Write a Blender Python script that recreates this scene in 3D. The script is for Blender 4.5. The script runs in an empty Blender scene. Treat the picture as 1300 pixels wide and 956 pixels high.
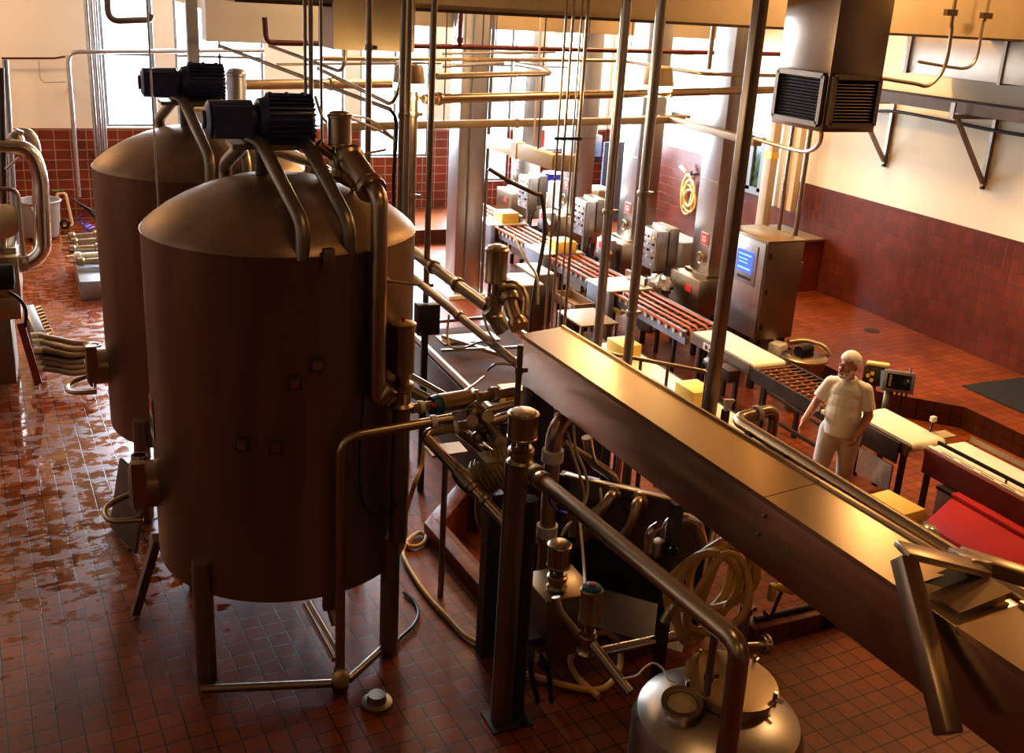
import bpy, bmesh, math, random
from mathutils import Vector, Matrix
random.seed(7)
V = Vector
PI = math.pi
scene = bpy.context.scene
COL = scene.collection

# ------------------------------------------------------------------ camera geometry (pixels of the 1300 x 956 frame)
FPX, PPX, PPY, CAMH = 1290.0, 650.0, 433.0, 4.75
_th, _r = math.radians(18.5), math.radians(3.3)
DOWN = V((-math.sin(_r)*math.cos(_th), math.cos(_r)*math.cos(_th), math.sin(_th)))
def _vp(x, y):
    v = V(((x-PPX)/FPX, (y-PPY)/FPX, 1.0)); v -= DOWN*v.dot(DOWN); return v.normalized()
CZ = -DOWN; CY = _vp(50, -35); CX = CY.cross(CZ)
CAM = V((0, 0, CAMH))
def ray(x, y):
    c = V(((x-PPX)/FPX, (y-PPY)/FPX, 1.0)); return V((CX.dot(c), CY.dot(c), CZ.dot(c)))
def A(x, y, X=None, Y=None, z=None, d=None):
    """the point of the room seen at pixel (x, y) on a plane of known X, Y or height z (or at optical depth d)"""
    v = ray(x, y)
    if X is not None: t = X/v.x
    elif Y is not None: t = Y/v.y
    elif z is not None: t = (z-CAMH)/v.z
    else: t = d
    return CAM + v*t
def on_cyl(x, y, c, R):
    v = ray(x, y); a = v.x**2+v.y**2; b = -2*(v.x*c[0]+v.y*c[1]); k = c[0]**2+c[1]**2-R*R
    D = max(b*b-4*a*k, 0); return CAM + v*((-b-math.sqrt(D))/(2*a))

cam_d = bpy.data.cameras.new('camera'); cam = bpy.data.objects.new('camera', cam_d); COL.objects.link(cam)
cam_d.sensor_fit = 'HORIZONTAL'; cam_d.sensor_width = 36; cam_d.lens = FPX/1300*36
cam_d.shift_y = -(478-PPY)/1300; cam_d.clip_start = .05; cam_d.clip_end = 200
_rx = V((CX.x, CY.x, CZ.x)); _dn = V((CX.y, CY.y, CZ.y)); _fw = V((CX.z, CY.z, CZ.z))
m = Matrix.Identity(4)
for i in range(3): m[i][0], m[i][1], m[i][2], m[i][3] = _rx[i], -_dn[i], -_fw[i], CAM[i]
cam.matrix_world = m
scene.camera = cam

# ------------------------------------------------------------------ materials
def mat(name, col, rough=.5, metal=0., spec=.5, var=0., vscale=3., bump=0., bscale=30., stretch=None, emit=None, es=0., alpha=None, rvar=0., coat=0.):
    M = bpy.data.materials.new(name); M.use_nodes = True; nt = M.node_tree; N = nt.nodes; L = nt.links
    b = N['Principled BSDF']; c = (*col, 1)
    b.inputs['Base Color'].default_value = c; b.inputs['Roughness'].default_value = rough; b.inputs['Metallic'].default_value = metal
    b.inputs['Specular IOR Level'].default_value = spec; b.inputs['Coat Weight'].default_value = coat
    if emit: b.inputs['Emission Color'].default_value = (*emit, 1); b.inputs['Emission Strength'].default_value = es
    if var or bump or rvar:
        tc = N.new('ShaderNodeTexCoord'); mp = N.new('ShaderNodeMapping'); L.new(tc.outputs['Object'], mp.inputs[0])
        if stretch: mp.inputs['Scale'].default_value = stretch
        nz = N.new('ShaderNodeTexNoise'); nz.inputs['Scale'].default_value = vscale; nz.inputs['Detail'].default_value = 6; L.new(mp.outputs[0], nz.inputs[0])
        if var:
            r = N.new('ShaderNodeMapRange'); r.inputs[1].default_value = .3; r.inputs[2].default_value = .7; r.inputs[3].default_value = 1-var; r.inputs[4].default_value = 1+var*.6; L.new(nz.outputs[0], r.inputs[0])
            mx = N.new('ShaderNodeVectorMath'); mx.operation = 'SCALE'; mx.inputs[0].default_value = col; L.new(r.outputs[0], mx.inputs['Scale']); L.new(mx.outputs[0], b.inputs['Base Color'])
        if rvar:
            r2 = N.new('ShaderNodeMapRange'); r2.inputs[1].default_value = .3; r2.inputs[2].default_value = .7; r2.inputs[3].default_value = max(rough-rvar, .03); r2.inputs[4].default_value = rough+rvar; L.new(nz.outputs[0], r2.inputs[0]); L.new(r2.outputs[0], b.inputs['Roughness'])
        if bump:
            n2 = N.new('ShaderNodeTexNoise'); n2.inputs['Scale'].default_value = bscale; n2.inputs['Detail'].default_value = 3; L.new(mp.outputs[0], n2.inputs[0])
            bp = N.new('ShaderNodeBump'); bp.inputs['Strength'].default_value = bump; bp.inputs['Distance'].default_value = .01; L.new(n2.outputs[0], bp.inputs['Height']); L.new(bp.outputs[0], b.inputs['Normal'])
    return M

def tile_mat(name, c1, c2, mortar, sx, sy, msize, rough, axes, rot=0., wet=None, white_above=None, wcol=(.78,.68,.52), offset=0., mbump=.5, dark=None):
    """square or brick tiles; axes picks which object coordinates run along the tile rows"""
    M = bpy.data.materials.new(name); M.use_nodes = True; nt = M.node_tree; N = nt.nodes; L = nt.links; b = N['Principled BSDF']
    tc = N.new('ShaderNodeTexCoord'); sp = N.new('ShaderNodeSeparateXYZ'); L.new(tc.outputs['Object'], sp.inputs[0])
    cb = N.new('ShaderNodeCombineXYZ'); L.new(sp.outputs[axes[0]], cb.inputs[0]); L.new(sp.outputs[axes[1]], cb.inputs[1])
    mp = N.new('ShaderNodeMapping'); mp.inputs['Rotation'].default_value = (0, 0, rot); L.new(cb.outputs[0], mp.inputs[0])
    br = N.new('ShaderNodeTexBrick'); br.offset = offset; br.squash = 1; L.new(mp.outputs[0], br.inputs[0])
    br.inputs['Color1'].default_value = (*c1, 1); br.inputs['Color2'].default_value = (*c2, 1); br.inputs['Mortar'].default_value = (*mortar, 1)
    br.inputs['Scale'].default_value = 1; br.inputs['Brick Width'].default_value = sx; br.inputs['Row Height'].default_value = sy
    br.inputs['Mortar Size'].default_value = msize; br.inputs['Mortar Smooth'].default_value = .25; br.inputs['Bias'].default_value = 0
    nz = N.new('ShaderNodeTexNoise'); nz.inputs['Scale'].default_value = 1.3; nz.inputs['Detail'].default_value = 8; L.new(cb.outputs[0], nz.inputs[0])
    r = N.new('ShaderNodeMapRange'); r.inputs[1].default_value = .3; r.inputs[2].default_value = .7; r.inputs[3].default_value = .7; r.inputs[4].default_value = 1.2; L.new(nz.outputs[0], r.inputs[0])
    sc = N.new('ShaderNodeVectorMath'); sc.operation = 'SCALE'; L.new(br.outputs['Color'], sc.inputs[0]); L.new(r.outputs[0], sc.inputs['Scale'])
    colout = sc.outputs[0]
    bp = N.new('ShaderNodeBump'); bp.inputs['Strength'].default_value = mbump; bp.inputs['Distance'].default_value = .004; bp.invert = True
    L.new(br.outputs['Fac'], bp.inputs['Height']); L.new(bp.outputs[0], b.inputs['Normal'])
    b.inputs['Roughness'].default_value = rough; b.inputs['Specular IOR Level'].default_value = .32
    if wet:
        # puddles: low roughness where the film of water lies
        wx0, wx1, wy0 = wet
        n2 = N.new('ShaderNodeTexNoise'); n2.inputs['Scale'].default_value = 4.2; n2.inputs['Detail'].default_value = 5; n2.inputs['Roughness'].default_value = .6
        mp2 = N.new('ShaderNodeMapping'); mp2.inputs['Scale'].default_value = (1.1, 1.6, 1); L.new(mp.outputs[0], mp2.inputs[0]); L.new(mp2.outputs[0], n2.inputs[0])
        gx = N.new('ShaderNodeMapRange'); gx.interpolation_type = 'SMOOTHSTEP'; gx.inputs[1].default_value = wx0; gx.inputs[2].default_value = wx1; gx.inputs[3].default_value = 0; gx.inputs[4].default_value = -.3; L.new(sp.outputs[0], gx.inputs[0])
        gy = N.new('ShaderNodeMapRange'); gy.interpolation_type = 'SMOOTHSTEP'; gy.inputs[1].default_value = wy0-1.5; gy.inputs[2].default_value = wy0+.8; gy.inputs[3].default_value = -.2; gy.inputs[4].default_value = 0.; L.new(sp.outputs[1], gy.inputs[0])
        ad = N.new('ShaderNodeMath'); ad.operation = 'ADD'; L.new(n2.outputs[0], ad.inputs[0]); L.new(gx.outputs[0], ad.inputs[1])
        ad2 = N.new('ShaderNodeMath'); ad2.operation = 'ADD'; L.new(ad.outputs[0], ad2.inputs[0]); L.new(gy.outputs[0], ad2.inputs[1])
        wm = N.new('ShaderNodeMapRange'); wm.inputs[1].default_value = .47; wm.inputs[2].default_value = .53; wm.inputs[3].default_value = rough; wm.inputs[4].default_value = .07; L.new(ad2.outputs[0], wm.inputs[0])
        L.new(wm.outputs[0], b.inputs['Roughness'])
        fl = N.new('ShaderNodeMapRange'); fl.inputs[1].default_value = .47; fl.inputs[2].default_value = .53; fl.inputs[3].default_value = mbump; fl.inputs[4].default_value = .12; L.new(ad2.outputs[0], fl.inputs[0]); L.new(fl.outputs[0], bp.inputs['Strength'])
        cw = N.new('ShaderNodeMapRange'); cw.inputs[1].default_value = .47; cw.inputs[2].default_value = .53; cw.inputs[3].default_value = 0; cw.inputs[4].default_value = .6; L.new(ad2.outputs[0], cw.inputs[0]); L.new(cw.outputs[0], b.inputs['Coat Weight']); b.inputs['Coat Roughness'].default_value = .04
    if white_above is not None:
        gt = N.new('ShaderNodeMath'); gt.operation = 'GREATER_THAN'; gt.inputs[1].default_value = white_above; L.new(sp.outputs[2], gt.inputs[0])
        mx = N.new('ShaderNodeMix'); mx.data_type = 'RGBA'; L.new(gt.outputs[0], mx.inputs[0]); L.new(colout, mx.inputs[6]); mx.inputs[7].default_value = (*wcol, 1); colout = mx.outputs[2]
        rr = N.new('ShaderNodeMapRange'); rr.inputs[3].default_value = rough; rr.inputs[4].default_value = .75; L.new(gt.outputs[0], rr.inputs[0]); L.new(rr.outputs[0], b.inputs['Roughness'])
        iv = N.new('ShaderNodeMapRange'); iv.inputs[3].default_value = mbump; iv.inputs[4].default_value = 0; L.new(gt.outputs[0], iv.inputs[0]); L.new(iv.outputs[0], bp.inputs['Strength'])
    L.new(colout, b.inputs['Base Color'])
    return M

S = dict(
 steel=mat('brushed_steel', (.5,.45,.39), .34, 1., var=.08, vscale=2),
 polished=mat('polished_steel', (.62,.56,.48), .2, 1., var=.06, vscale=2),
 tank=mat('tank_steel', (.33,.23,.15), .44, .85, var=.3, vscale=1.4, rvar=.04, stretch=(2.6,2.6,.3)),
 bronze=mat('warm_steel', (.45,.35,.235), .32, 1., var=.08, vscale=2),
 dull=mat('dull_steel', (.3,.245,.19), .42, 1., var=.12, vscale=2.5),
 dark=mat('dark_steel', (.085,.06,.045), .48, .6, var=.2, vscale=5),
 paleblue=mat('bluish_steel_panel', (.42,.46,.54), .4, .85, var=.1, vscale=3, stretch=(1,1,.3)),
 clad=mat('column_cladding', (.5,.48,.46), .36, 1., var=.08, vscale=2, stretch=(5,5,.25)),
 galv=mat('galvanised_conduit', (.42,.41,.42), .42, .85, var=.15, vscale=8),
 trough=mat('trough_steel', (.6,.47,.32), .26, 1., var=.06, vscale=1.5, stretch=(1,.4,1)),
 hood=mat('hood_steel', (.36,.29,.23), .3, 1., var=.12, vscale=2., bump=.12, bscale=3),
 black=mat('black_rubber', (.012,.011,.011), .5), blackmetal=mat('black_metal', (.03,.025,.022), .4, .5),
 motor=mat('blue_motor_paint', (.045,.055,.14), .4, 0, var=.3, vscale=9, coat=.2),
 white=mat('white_plastic', (.8,.77,.7), .4), belt=mat('cream_conveyor_belt', (.83,.75,.56), .55, var=.06, vscale=8, bump=.1, bscale=120),
 cream=mat('cream_paint', (.62,.52,.38), .6, var=.07, vscale=3), beam=mat('cream_beam_paint', (.55,.43,.28), .7, var=.1, vscale=2),
 tray=mat('tan_cable_tray', (.33,.25,.16), .5, .3, var=.1), strut=mat('cream_strut', (.75,.6,.36), .5),
 cheese=mat('yellow_cheese', (.86,.62,.14), .5, var=.06, vscale=9, bump=.1, bscale=30), cheesepale=mat('pale_cheese', (.9,.74,.32), .5, var=.05),
 orange=mat('orange_round_belt', (.72,.13,.02), .45), red=mat('red_plastic', (.4,.012,.004), .6, 0, .15, var=.12, vscale=2), redpipe=mat('dark_red_pipe_paint', (.09,.01,.008), .4),
 sign=mat('red_sign', (.75,.05,.03), .5), yellow=mat('yellow_plastic', (.8,.55,.06), .45), hose=mat('yellow_rubber_hose', (.68,.42,.12), .45, var=.15, vscale=12),
 tube=mat('clear_air_tube', (.75,.62,.42), .3), bluetube=mat('blue_air_tube', (.06,.05,.5), .35), teal=mat('teal_plastic', (.02,.12,.16), .4), bluecloth=mat('blue_cloth', (.3,.45,.75), .9),
 board=mat('grey_board', (.16,.12,.1), .6, var=.3, vscale=5), box=mat('brown_cardboard', (.3,.19,.1), .8, var=.1), boxlid=mat('pale_lid', (.72,.66,.55), .6),
 darkred=mat('dark_red_panel', (.2,.035,.018), .5, var=.15), tan=mat('tan_motor_paint', (.42,.31,.16), .5, var=.2, vscale=10), film=mat('clear_film', (.5,.46,.4), .15, .5, bump=1., bscale=9),
 bin=mat('grey_bin_plastic', (.32,.32,.33), .5, var=.15), glass_dark=mat('dark_display', (.012,.01,.01), .12), screen=mat('blue_display', (.03,.05,.4), .2, emit=(.06,.12,1.), es=1.6),
 lampglow=mat('lamp_glow', (1,.85,.6), .5, emit=(1,.75,.42), es=14), tubeglow=mat('fluorescent_glow', (1,.9,.7), .5, emit=(1,.83,.56), es=8), shade=mat('cream_lamp_shade', (.72,.55,.34), .4),
 skin=mat('skin', (.5,.23,.14), .5, var=.12, vscale=18), hair=mat('grey_hair', (.72,.66,.6), .8), net=mat('white_hair_net', (.85,.8,.74), .8, bump=.4, bscale=60), shirt=mat('white_cotton_shirt', (.82,.76,.68), .9, bump=.25, bscale=9), trousers=mat('white_work_trousers', (.74,.68,.58), .9, bump=.35, bscale=12, var=.06), boot=mat('white_rubber_boot', (.7,.66,.6), .5), lip=mat('lips', (.32,.1,.07), .5),
 soffit=mat('white_soffit', (.72,.7,.66), .7), mat_rubber=mat('dark_green_mat', (.012,.016,.015), .7, bump=.5, bscale=90), bluepanel=mat('dull_blue_panel', (.1,.13,.22), .5), greyframe=mat('grey_frame', (.16,.17,.18), .5), green=mat('garden_green', (.08,.2,.05), .8, var=.6, vscale=9), sticker=mat('pale_sticker', (.7,.65,.6), .5), ink=mat('dark_ink', (.05,.04,.04), .6), redink=mat('red_ink', (.6,.08,.06), .6), whiteink=mat('white_ink', (.9,.85,.8), .5),
)
def glassmat():
    M = bpy.data.materials.new('window_glass'); M.use_nodes = True; nt = M.node_tree; N = nt.nodes; L = nt.links
    N.remove(N['Principled BSDF']); t = N.new('ShaderNodeBsdfTransparent'); t.inputs[0].default_value = (.95,.97,1,1); g = N.new('ShaderNodeBsdfGlossy'); g.inputs['Roughness'].default_value = .03
    mx = N.new('ShaderNodeMixShader'); mx.inputs[0].default_value = .07; L.new(t.outputs[0], mx.inputs[1]); L.new(g.outputs[0], mx.inputs[2]); L.new(mx.outputs[0], N['Material Output'].inputs[0]); return M
S['glass'] = glassmat()
TROT = math.radians(-4.04)
S['floor'] = tile_mat('quarry_tile_floor', (.27,.07,.018), (.2,.05,.014), (.022,.012,.008), .1524, .1524, .0055, .36, (0,1), rot=TROT, mbump=.25, wet=(.8,2.6,7.7))
S['wallL'] = tile_mat('back_wall_finish', (.23,.05,.024), (.18,.042,.02), (.33,.25,.2), .3, .2, .012, .35, (0,2), white_above=1.83, wcol=(.86,.82,.74))
S['wallR'] = tile_mat('right_wall_finish', (.19,.046,.024), (.145,.036,.019), (.08,.035,.024), .15, .2, .008, .3, (1,2), white_above=1.86, wcol=(.84,.74,.56))
S['curb'] = tile_mat('curb_tile', (.22,.055,.022), (.17,.042,.018), (.04,.022,.016), .1524, .1524, .006, .35, (0,1), rot=TROT)

# ------------------------------------------------------------------ mesh building
class G:
    def __init__(s): s.bm = bmesh.new()
    def face(s, pts):
        try: return s.bm.faces.new([s.bm.verts.new(p) for p in pts])
        except ValueError: pass
    def hexa(s, b, t):
        vb = [s.bm.verts.new(p) for p in b]; vt = [s.bm.verts.new(p) for p in t]; n = len(vb)
        s.bm.faces.new(vb[::-1]); s.bm.faces.new(vt)
        for i in range(n): s.bm.faces.new((vb[i], vb[(i+1)%n], vt[(i+1)%n], vt[i]))
        return s
    def box(s, c, size, rz=0., M=None):
        c = V(c); h = V(size)/2; R = M if M is not None else Matrix.Rotation(rz, 3, 'Z')
        f = lambda a, b, d: c + R @ V((a*h.x, b*h.y, d*h.z))
        return s.hexa([f(-1,-1,-1), f(1,-1,-1), f(1,1,-1), f(-1,1,-1)], [f(-1,-1,1), f(1,-1,1), f(1,1,1), f(-1,1,1)])
    def bar(s, a, b, w, h, up=(0,0,1)):
        """rectangular bar from a to b, w across, h along up"""
        a, b = V(a), V(b); d = (b-a).normalized(); u = V(up); u = (u-d*u.dot(d)); u = u.normalized() if u.length > 1e-4 else d.orthogonal().normalized(); r = d.cross(u)
        q = lambda p: [p-r*w/2-u*h/2, p+r*w/2-u*h/2, p+r*w/2+u*h/2, p-r*w/2+u*h/2]
        return s.hexa(q(a), q(b))
    def prism(s, pts, ext):
        pts = [V(p) for p in pts]; e = V(ext); return s.hexa(pts, [p+e for p in pts])
    def ring(s, c, d, r, n, x=None):
        d = d.normalized(); x = x if x is not None else d.orthogonal().normalized(); y = d.cross(x)
        return [s.bm.verts.new(c + (x*math.cos(2*PI*i/n)+y*math.sin(2*PI*i/n))*r) for i in range(n)]
    def skin(s, rings, cap=(True, True), closed=False):
        n = len(rings[0])
        for k in range(len(rings)-(0 if closed else 1)):
            a, b = rings[k], rings[(k+1) % len(rings)]
            for i in range(n): s.bm.faces.new((a[i], a[(i+1)%n], b[(i+1)%n], b[i]))
        if not closed:
            if cap[0]: s.bm.faces.new(rings[0][::-1])
            if cap[1]: s.bm.faces.new(rings[-1])
        return s
    def lathe(s, o, ax, prof, n=20, cap=(True, True)):
        o = V(o); ax = V(ax).normalized(); x = ax.orthogonal().normalized(); rings = []
        for h, r in prof: rings.append(s.ring(o+ax*h, ax, max(r, 1e-4), n, x))
        return s.skin(rings, cap)
    def cyl(s, a, b, r, r2=None, n=16):
        a, b = V(a), V(b); return s.lathe(a, b-a, [(0, r), ((b-a).length, r if r2 is None else r2)], n)
    def tube(s, pts, r, bend=0., n=12, closed=False, smooth=False, steps=5):
        pts = [V(p) for p in pts]
        if smooth: pts = catmull(pts, closed)
        elif bend > 0 and len(pts) > 2: pts = round_path(pts, bend, steps)
        m = len(pts); T = []
        for i in range(m):
            if closed: t = pts[(i+1)%m]-pts[i-1]
            elif i == 0: t = pts[1]-pts[0]
            elif i == m-1: t = pts[-1]-pts[-2]
            else: t = (pts[i+1]-pts[i]).normalized()+(pts[i]-pts[i-1]).normalized()
            T.append(t.normalized() if t.length > 1e-9 else T[-1])
        x = T[0].orthogonal().normalized(); rings = []
        for i in range(m):
            if i: x = T[i-1].rotation_difference(T[i]) @ x
            x = (x - T[i]*x.dot(T[i])).normalized()
            rr = r[i] if isinstance(r, (list, tuple)) else r
            rings.append(s.ring(pts[i], T[i], rr, n, x))
        return s.skin(rings, closed=closed)
    def torus(s, c, ax, R, r, n=24, m=8):
        c = V(c); ax = V(ax).normalized(); x = ax.orthogonal().normalized(); y = ax.cross(x)
        return s.tube([c+(x*math.cos(2*PI*i/n)+y*math.sin(2*PI*i/n))*R for i in range(n)], r, closed=True, n=m)
    def ball(s, c, r, sx=1, sy=1, sz=1, n=12):
        M = Matrix.Translation(V(c)) @ Matrix.Diagonal((r*sx, r*sy, r*sz, 1)); bmesh.ops.create_uvsphere(s.bm, u_segments=n, v_segments=max(n//2, 5), radius=1, matrix=M); return s
    def band(s, p, d, r, w):  # a clamp band round a tube
        d = V(d).normalized(); return s.lathe(V(p)-d*w/2, d, [(0, r*1.02), (0, r*1.28), (w*.3, r*1.34), (w*.7, r*1.34), (w, r*1.28), (w, r*1.02)], 16)
def catmull(p, closed=False, k=6):
    out = []; n = len(p)
    for i in range(n if closed else n-1):
        g = (lambda j: p[j % n]) if closed else (lambda j: p[min(max(j, 0), n-1)])
        a, b, c, d = g(i-1), g(i), g(i+1), g(i+2)
        for q in range(k):
            t = q/k; out.append(.5*((2*b)+(c-a)*t+(2*a-5*b+4*c-d)*t*t+(3*b-a-3*c+d)*t**3))
    if not closed: out.append(p[-1])
    return out
def round_path(p, bend, steps=5):
    out = [p[0]]
    for i in range(1, len(p)-1):
        a, b, c = p[i-1], p[i], p[i+1]; u = (a-b); v = (c-b); k = min(bend, u.length*.49, v.length*.49)
        s0 = b+u.normalized()*k; s1 = b+v.normalized()*k
        for q in range(steps+1):
            t = q/steps; out.append(s0*(1-t)**2+b*2*t*(1-t)+s1*t*t)
    out.append(p[-1]); return out

def wloc(o):
    l = V((0,0,0))
    while o is not None: l = l + o.location; o = o.parent
    return l
def mk(name, g, m, parent=None, bevel=0., ang=35, label=None):
    bm = g.bm; bmesh.ops.remove_doubles(bm, verts=bm.verts, dist=1e-6); bmesh.ops.recalc_face_normals(bm, faces=bm.faces)
    if bevel > 0:
        es = [e for e in bm.edges if len(e.link_faces) == 2 and e.calc_face_angle(0) > .6]
        bmesh.ops.bevel(bm, geom=es, offset=bevel, segments=2, affect='EDGES', profile=.5, clamp_overlap=True)
    if parent is not None:
        l = wloc(parent); bmesh.ops.translate(bm, verts=bm.verts, vec=-l)
    me = bpy.data.meshes.new(name); bm.to_mesh(me); bm.free()
    me.materials.append(S[m] if isinstance(m, str) else m)
    for p in me.polygons: p.use_smooth = True
    me.set_sharp_from_angle(angle=math.radians(ang))
    o = bpy.data.objects.new(name, me); COL.objects.link(o)
    if parent is not None: o.parent = parent
    if label: o['label'] = label
    return o
def thing(name, label, cat, loc=(0,0,0), group=None):
    o = bpy.data.objects.new(name, None); COL.objects.link(o); o.location = V(loc); o.empty_display_size = .1
    o['label'] = label; o['category'] = cat
    if group: o['group'] = group
    return o
def tag(o, label, cat, group=None):
    o['label'] = label; o['category'] = cat
    if group: o['group'] = group
    # put the origin at the base of the mesh
    vs = o.data.vertices; xs = [v.co for v in vs]; c = V((sum(v.x for v in xs)/len(xs), sum(v.y for v in xs)/len(xs), min(v.z for v in xs)))
    o.data.transform(Matrix.Translation(-c)); o.location = c
    return o
def struct(name, g, m, bevel=0.):
    o = mk(name, g, m, None, bevel); o['kind'] = 'structure'; return o
def dup(root, off, label, group=None):
    r = root.copy(); COL.objects.link(r); r.location = root.location+V(off); r['label'] = label
    if group: r['group'] = group
    for ch in list(root.children):
        c = ch.copy(); COL.objects.link(c); c.parent = r
        for gch in ch.children:
            d = gch.copy(); COL.objects.link(d); d.parent = c
    return r
def pipe(name, label, cat, pts, r, m, bend=.08, clamps=(), group=None, n=12, smooth=False, cm=None, flange=False):
    """a run of pipe; clamps = distances-fractions (segment index, t) that carry a clamp band"""
    pts = [V(p) for p in pts]; g = G().tube(pts, r, bend, n, smooth=smooth)
    if not clamps:
        return tag(mk(name, g, m), label, cat, group)
    t = thing(name, label, cat, pts[0] if pts[0].z < pts[-1].z else pts[-1], group); mk('tube', g, m, t)
    for i, f in clamps:
        p = pts[i].lerp(pts[i+1], f); mk('clamp', G().band(p, pts[i+1]-pts[i], r, max(r*1.1, .03)), cm or m, t)
    return t
def text(parent, s, o, right, up, size, m, name='lettering', align='CENTER'):
    cu = bpy.data.curves.new(name, 'FONT'); cu.body = s; cu.size = size; cu.align_x = align; cu.align_y = 'CENTER'; cu.extrude = .0008
    ob = bpy.data.objects.new(name, cu); COL.objects.link(ob)
    bpy.context.view_layer.update(); me = bpy.data.meshes.new_from_object(ob); bpy.data.objects.remove(ob)
    right = V(right).normalized(); up = V(up).normalized(); nn = right.cross(up)
    M = Matrix((right, up, nn)).transposed().to_4x4(); M.translation = V(o) - (wloc(parent) if parent else V((0,0,0)))
    me.transform(M); me.materials.clear(); me.materials.append(S[m]); q = bpy.data.objects.new(name, me); COL.objects.link(q); q.parent = parent; return q
# ================================================================== SETTING
CEIL = 7.2; PIT = -.3; WXR = 12.62; WYB = 22.5
PO = [V((4.75,5.43,0)), V((4.0,6.42,0)), V((2.94,6.42,0)), V((2.84,7.88,0)), V((4.0,9.2,0)), V((4.0,20.2,0)), V((9.95,20.2,0)), V((9.95,9.67,0)), V((10.7,8.88,0)), V((10.7,5.43,0))]
g = G(); bm = g.bm
outer = [bm.verts.new(p) for p in ((-4,-4,0), (WXR,-4,0), (WXR,WYB,0), (-4,WYB,0))]
inner = [bm.verts.new(p) for p in PO]
es = [bm.edges.new((outer[i], outer[(i+1)%4])) for i in range(4)] + [bm.edges.new((inner[i], inner[(i+1)%len(PO)])) for i in range(len(PO))]
bmesh.ops.triangle_fill(bm, use_beauty=True, edges=es, normal=(0,0,1))
low = [bm.verts.new(p+V((0,0,PIT))) for p in PO]
bm.faces.new(low)
for p in inner: pass
fl = struct('floor', g, 'floor')
g = G()
for i in range(len(PO)): a, b = PO[i], PO[(i+1)%len(PO)]; dn = V((0,0,PIT)); g.face([a, b, b+dn, a+dn])
struct('trim_6', g, tile_mat('shaded_pit_tile', (.11,.034,.014), (.085,.026,.011), (.02,.012,.01), .1524, .1524, .006, .4, (1,2)))  # pit walls: floor tile darkened, the pit's shade painted into its colours
def offset_line(pts, w):
    out = []
    for i, p in enumerate(pts):
        ds = []
        if i: ds.append((p-pts[i-1]).normalized())
        if i < len(pts)-1: ds.append((pts[i+1]-p).normalized())
        n = sum((V((d.y, -d.x, 0)) for d in ds), V((0,0,0))); n.normalize(); k = n.dot(V((ds[0].y, -ds[0].x, 0))); out.append(p+n*(w/k))
    return out
def curb(name, pts, w, h):
    g = G(); q = offset_line(pts, w); up = V((0,0,h)); dn = V((0,0,PIT))
    R = [[g.bm.verts.new(x) for x in (a, a+up, b+up, b+dn)] for a, b in zip(pts, q)]
    for i in range(len(R)-1):
        for k in range(3): g.bm.faces.new((R[i][k], R[i+1][k], R[i+1][k+1], R[i][k+1]))
    g.bm.faces.new(R[0]); g.bm.faces.new(R[-1][::-1])
    return struct(name, g, 'curb', .012)
curb('trim_1', [PO[1], PO[2], PO[3], PO[4], V((4.0,20.2,0))], .17, .15)
curb('trim_2', [PO[9], PO[0]], .17, .15)
# back wall with windows
WINS = [(1.0,2.0), (2.4,4.2), (5.05,5.95), (6.3,7.95), (8.5,10.0), (10.6,12.3)]; SILL, HEAD = 1.86, 6.3
SILLS = [1.86, 1.86, 1.86, 1.2, .6, 1.3]
g = G(); T = .25
for (a, b), s in zip(WINS, SILLS): g.box(((a+b)/2, WYB+T/2, s/2), (b-a, T, s))
g.box(((WXR-4)/2, WYB+T/2, (HEAD+CEIL)/2), (WXR+4, T, CEIL-HEAD))
e = [-4]+[x for w in WINS for x in w]+[WXR]
for i in range(0, len(e), 2): g.box(((e[i]+e[i+1])/2, WYB+T/2, HEAD/2), (e[i+1]-e[i], T, HEAD))
struct('wall_back', g, 'wallL')
for n, (a, b) in enumerate(WINS):
    g = G(); y = WYB+.12; SILL = SILLS[n]
    for x in (a+.03, b-.03): g.box((x, y, (SILL+HEAD)/2), (.06, .08, HEAD-SILL))
    for z in (SILL+.03, 3.3, 4.8, HEAD-.03): g.box(((a+b)/2, y, z), (b-a, .07, .05))
    if b-a > 1.2: g.box(((a+b)/2, y, (SILL+HEAD)/2), (.05, .07, HEAD-SILL))
    w = struct(f'window_{n+1}', g, 'greyframe')
    gp = G().box(((a+b)/2, y+.01, (SILL+HEAD)/2), (b-a-.08, .012, HEAD-SILL-.08)); mk('pane', gp, 'glass', w)
# right wall with a side window
g = G().box((WXR+.12, (WYB-4)/2, CEIL/2), (.24, WYB+4, CEIL)); struct('wall_right', g, 'wallR')
g = G().box((-4.12, (WYB-4)/2, CEIL/2), (.24, WYB+4, CEIL)); struct('wall_left', g, 'wallL')
g = G().box(((WXR-4)/2, -4.12, CEIL/2), (WXR+4, .24, CEIL)); struct('wall_front', g, mat('dark_wall_paint', (.16,.1,.06), .8))
g = G().box(((WXR-4)/2, (WYB-4)/2, CEIL+.1), (WXR+4, WYB+4, .2)); struct('ceiling', g, mat('ceiling_paint', (.4,.3,.2), .8))
# cream soffit beam with a deeper block
yb = 10.
b0, b1, b2, b3 = A(298,8,Y=yb), A(420,62,Y=yb), A(522,62,Y=yb), A(1000,34,Y=yb)
g = G().box(((b0.x+WXR)/2, yb+.25, (4.6+CEIL)/2), (WXR-b0.x, .5, CEIL-4.6)); g.box(((b1.x+b2.x)/2, yb+.2, (b1.z+CEIL)/2), (b2.x-b1.x, .6, CEIL-b1.z))
struct('trim_3', g, 'beam')
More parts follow.
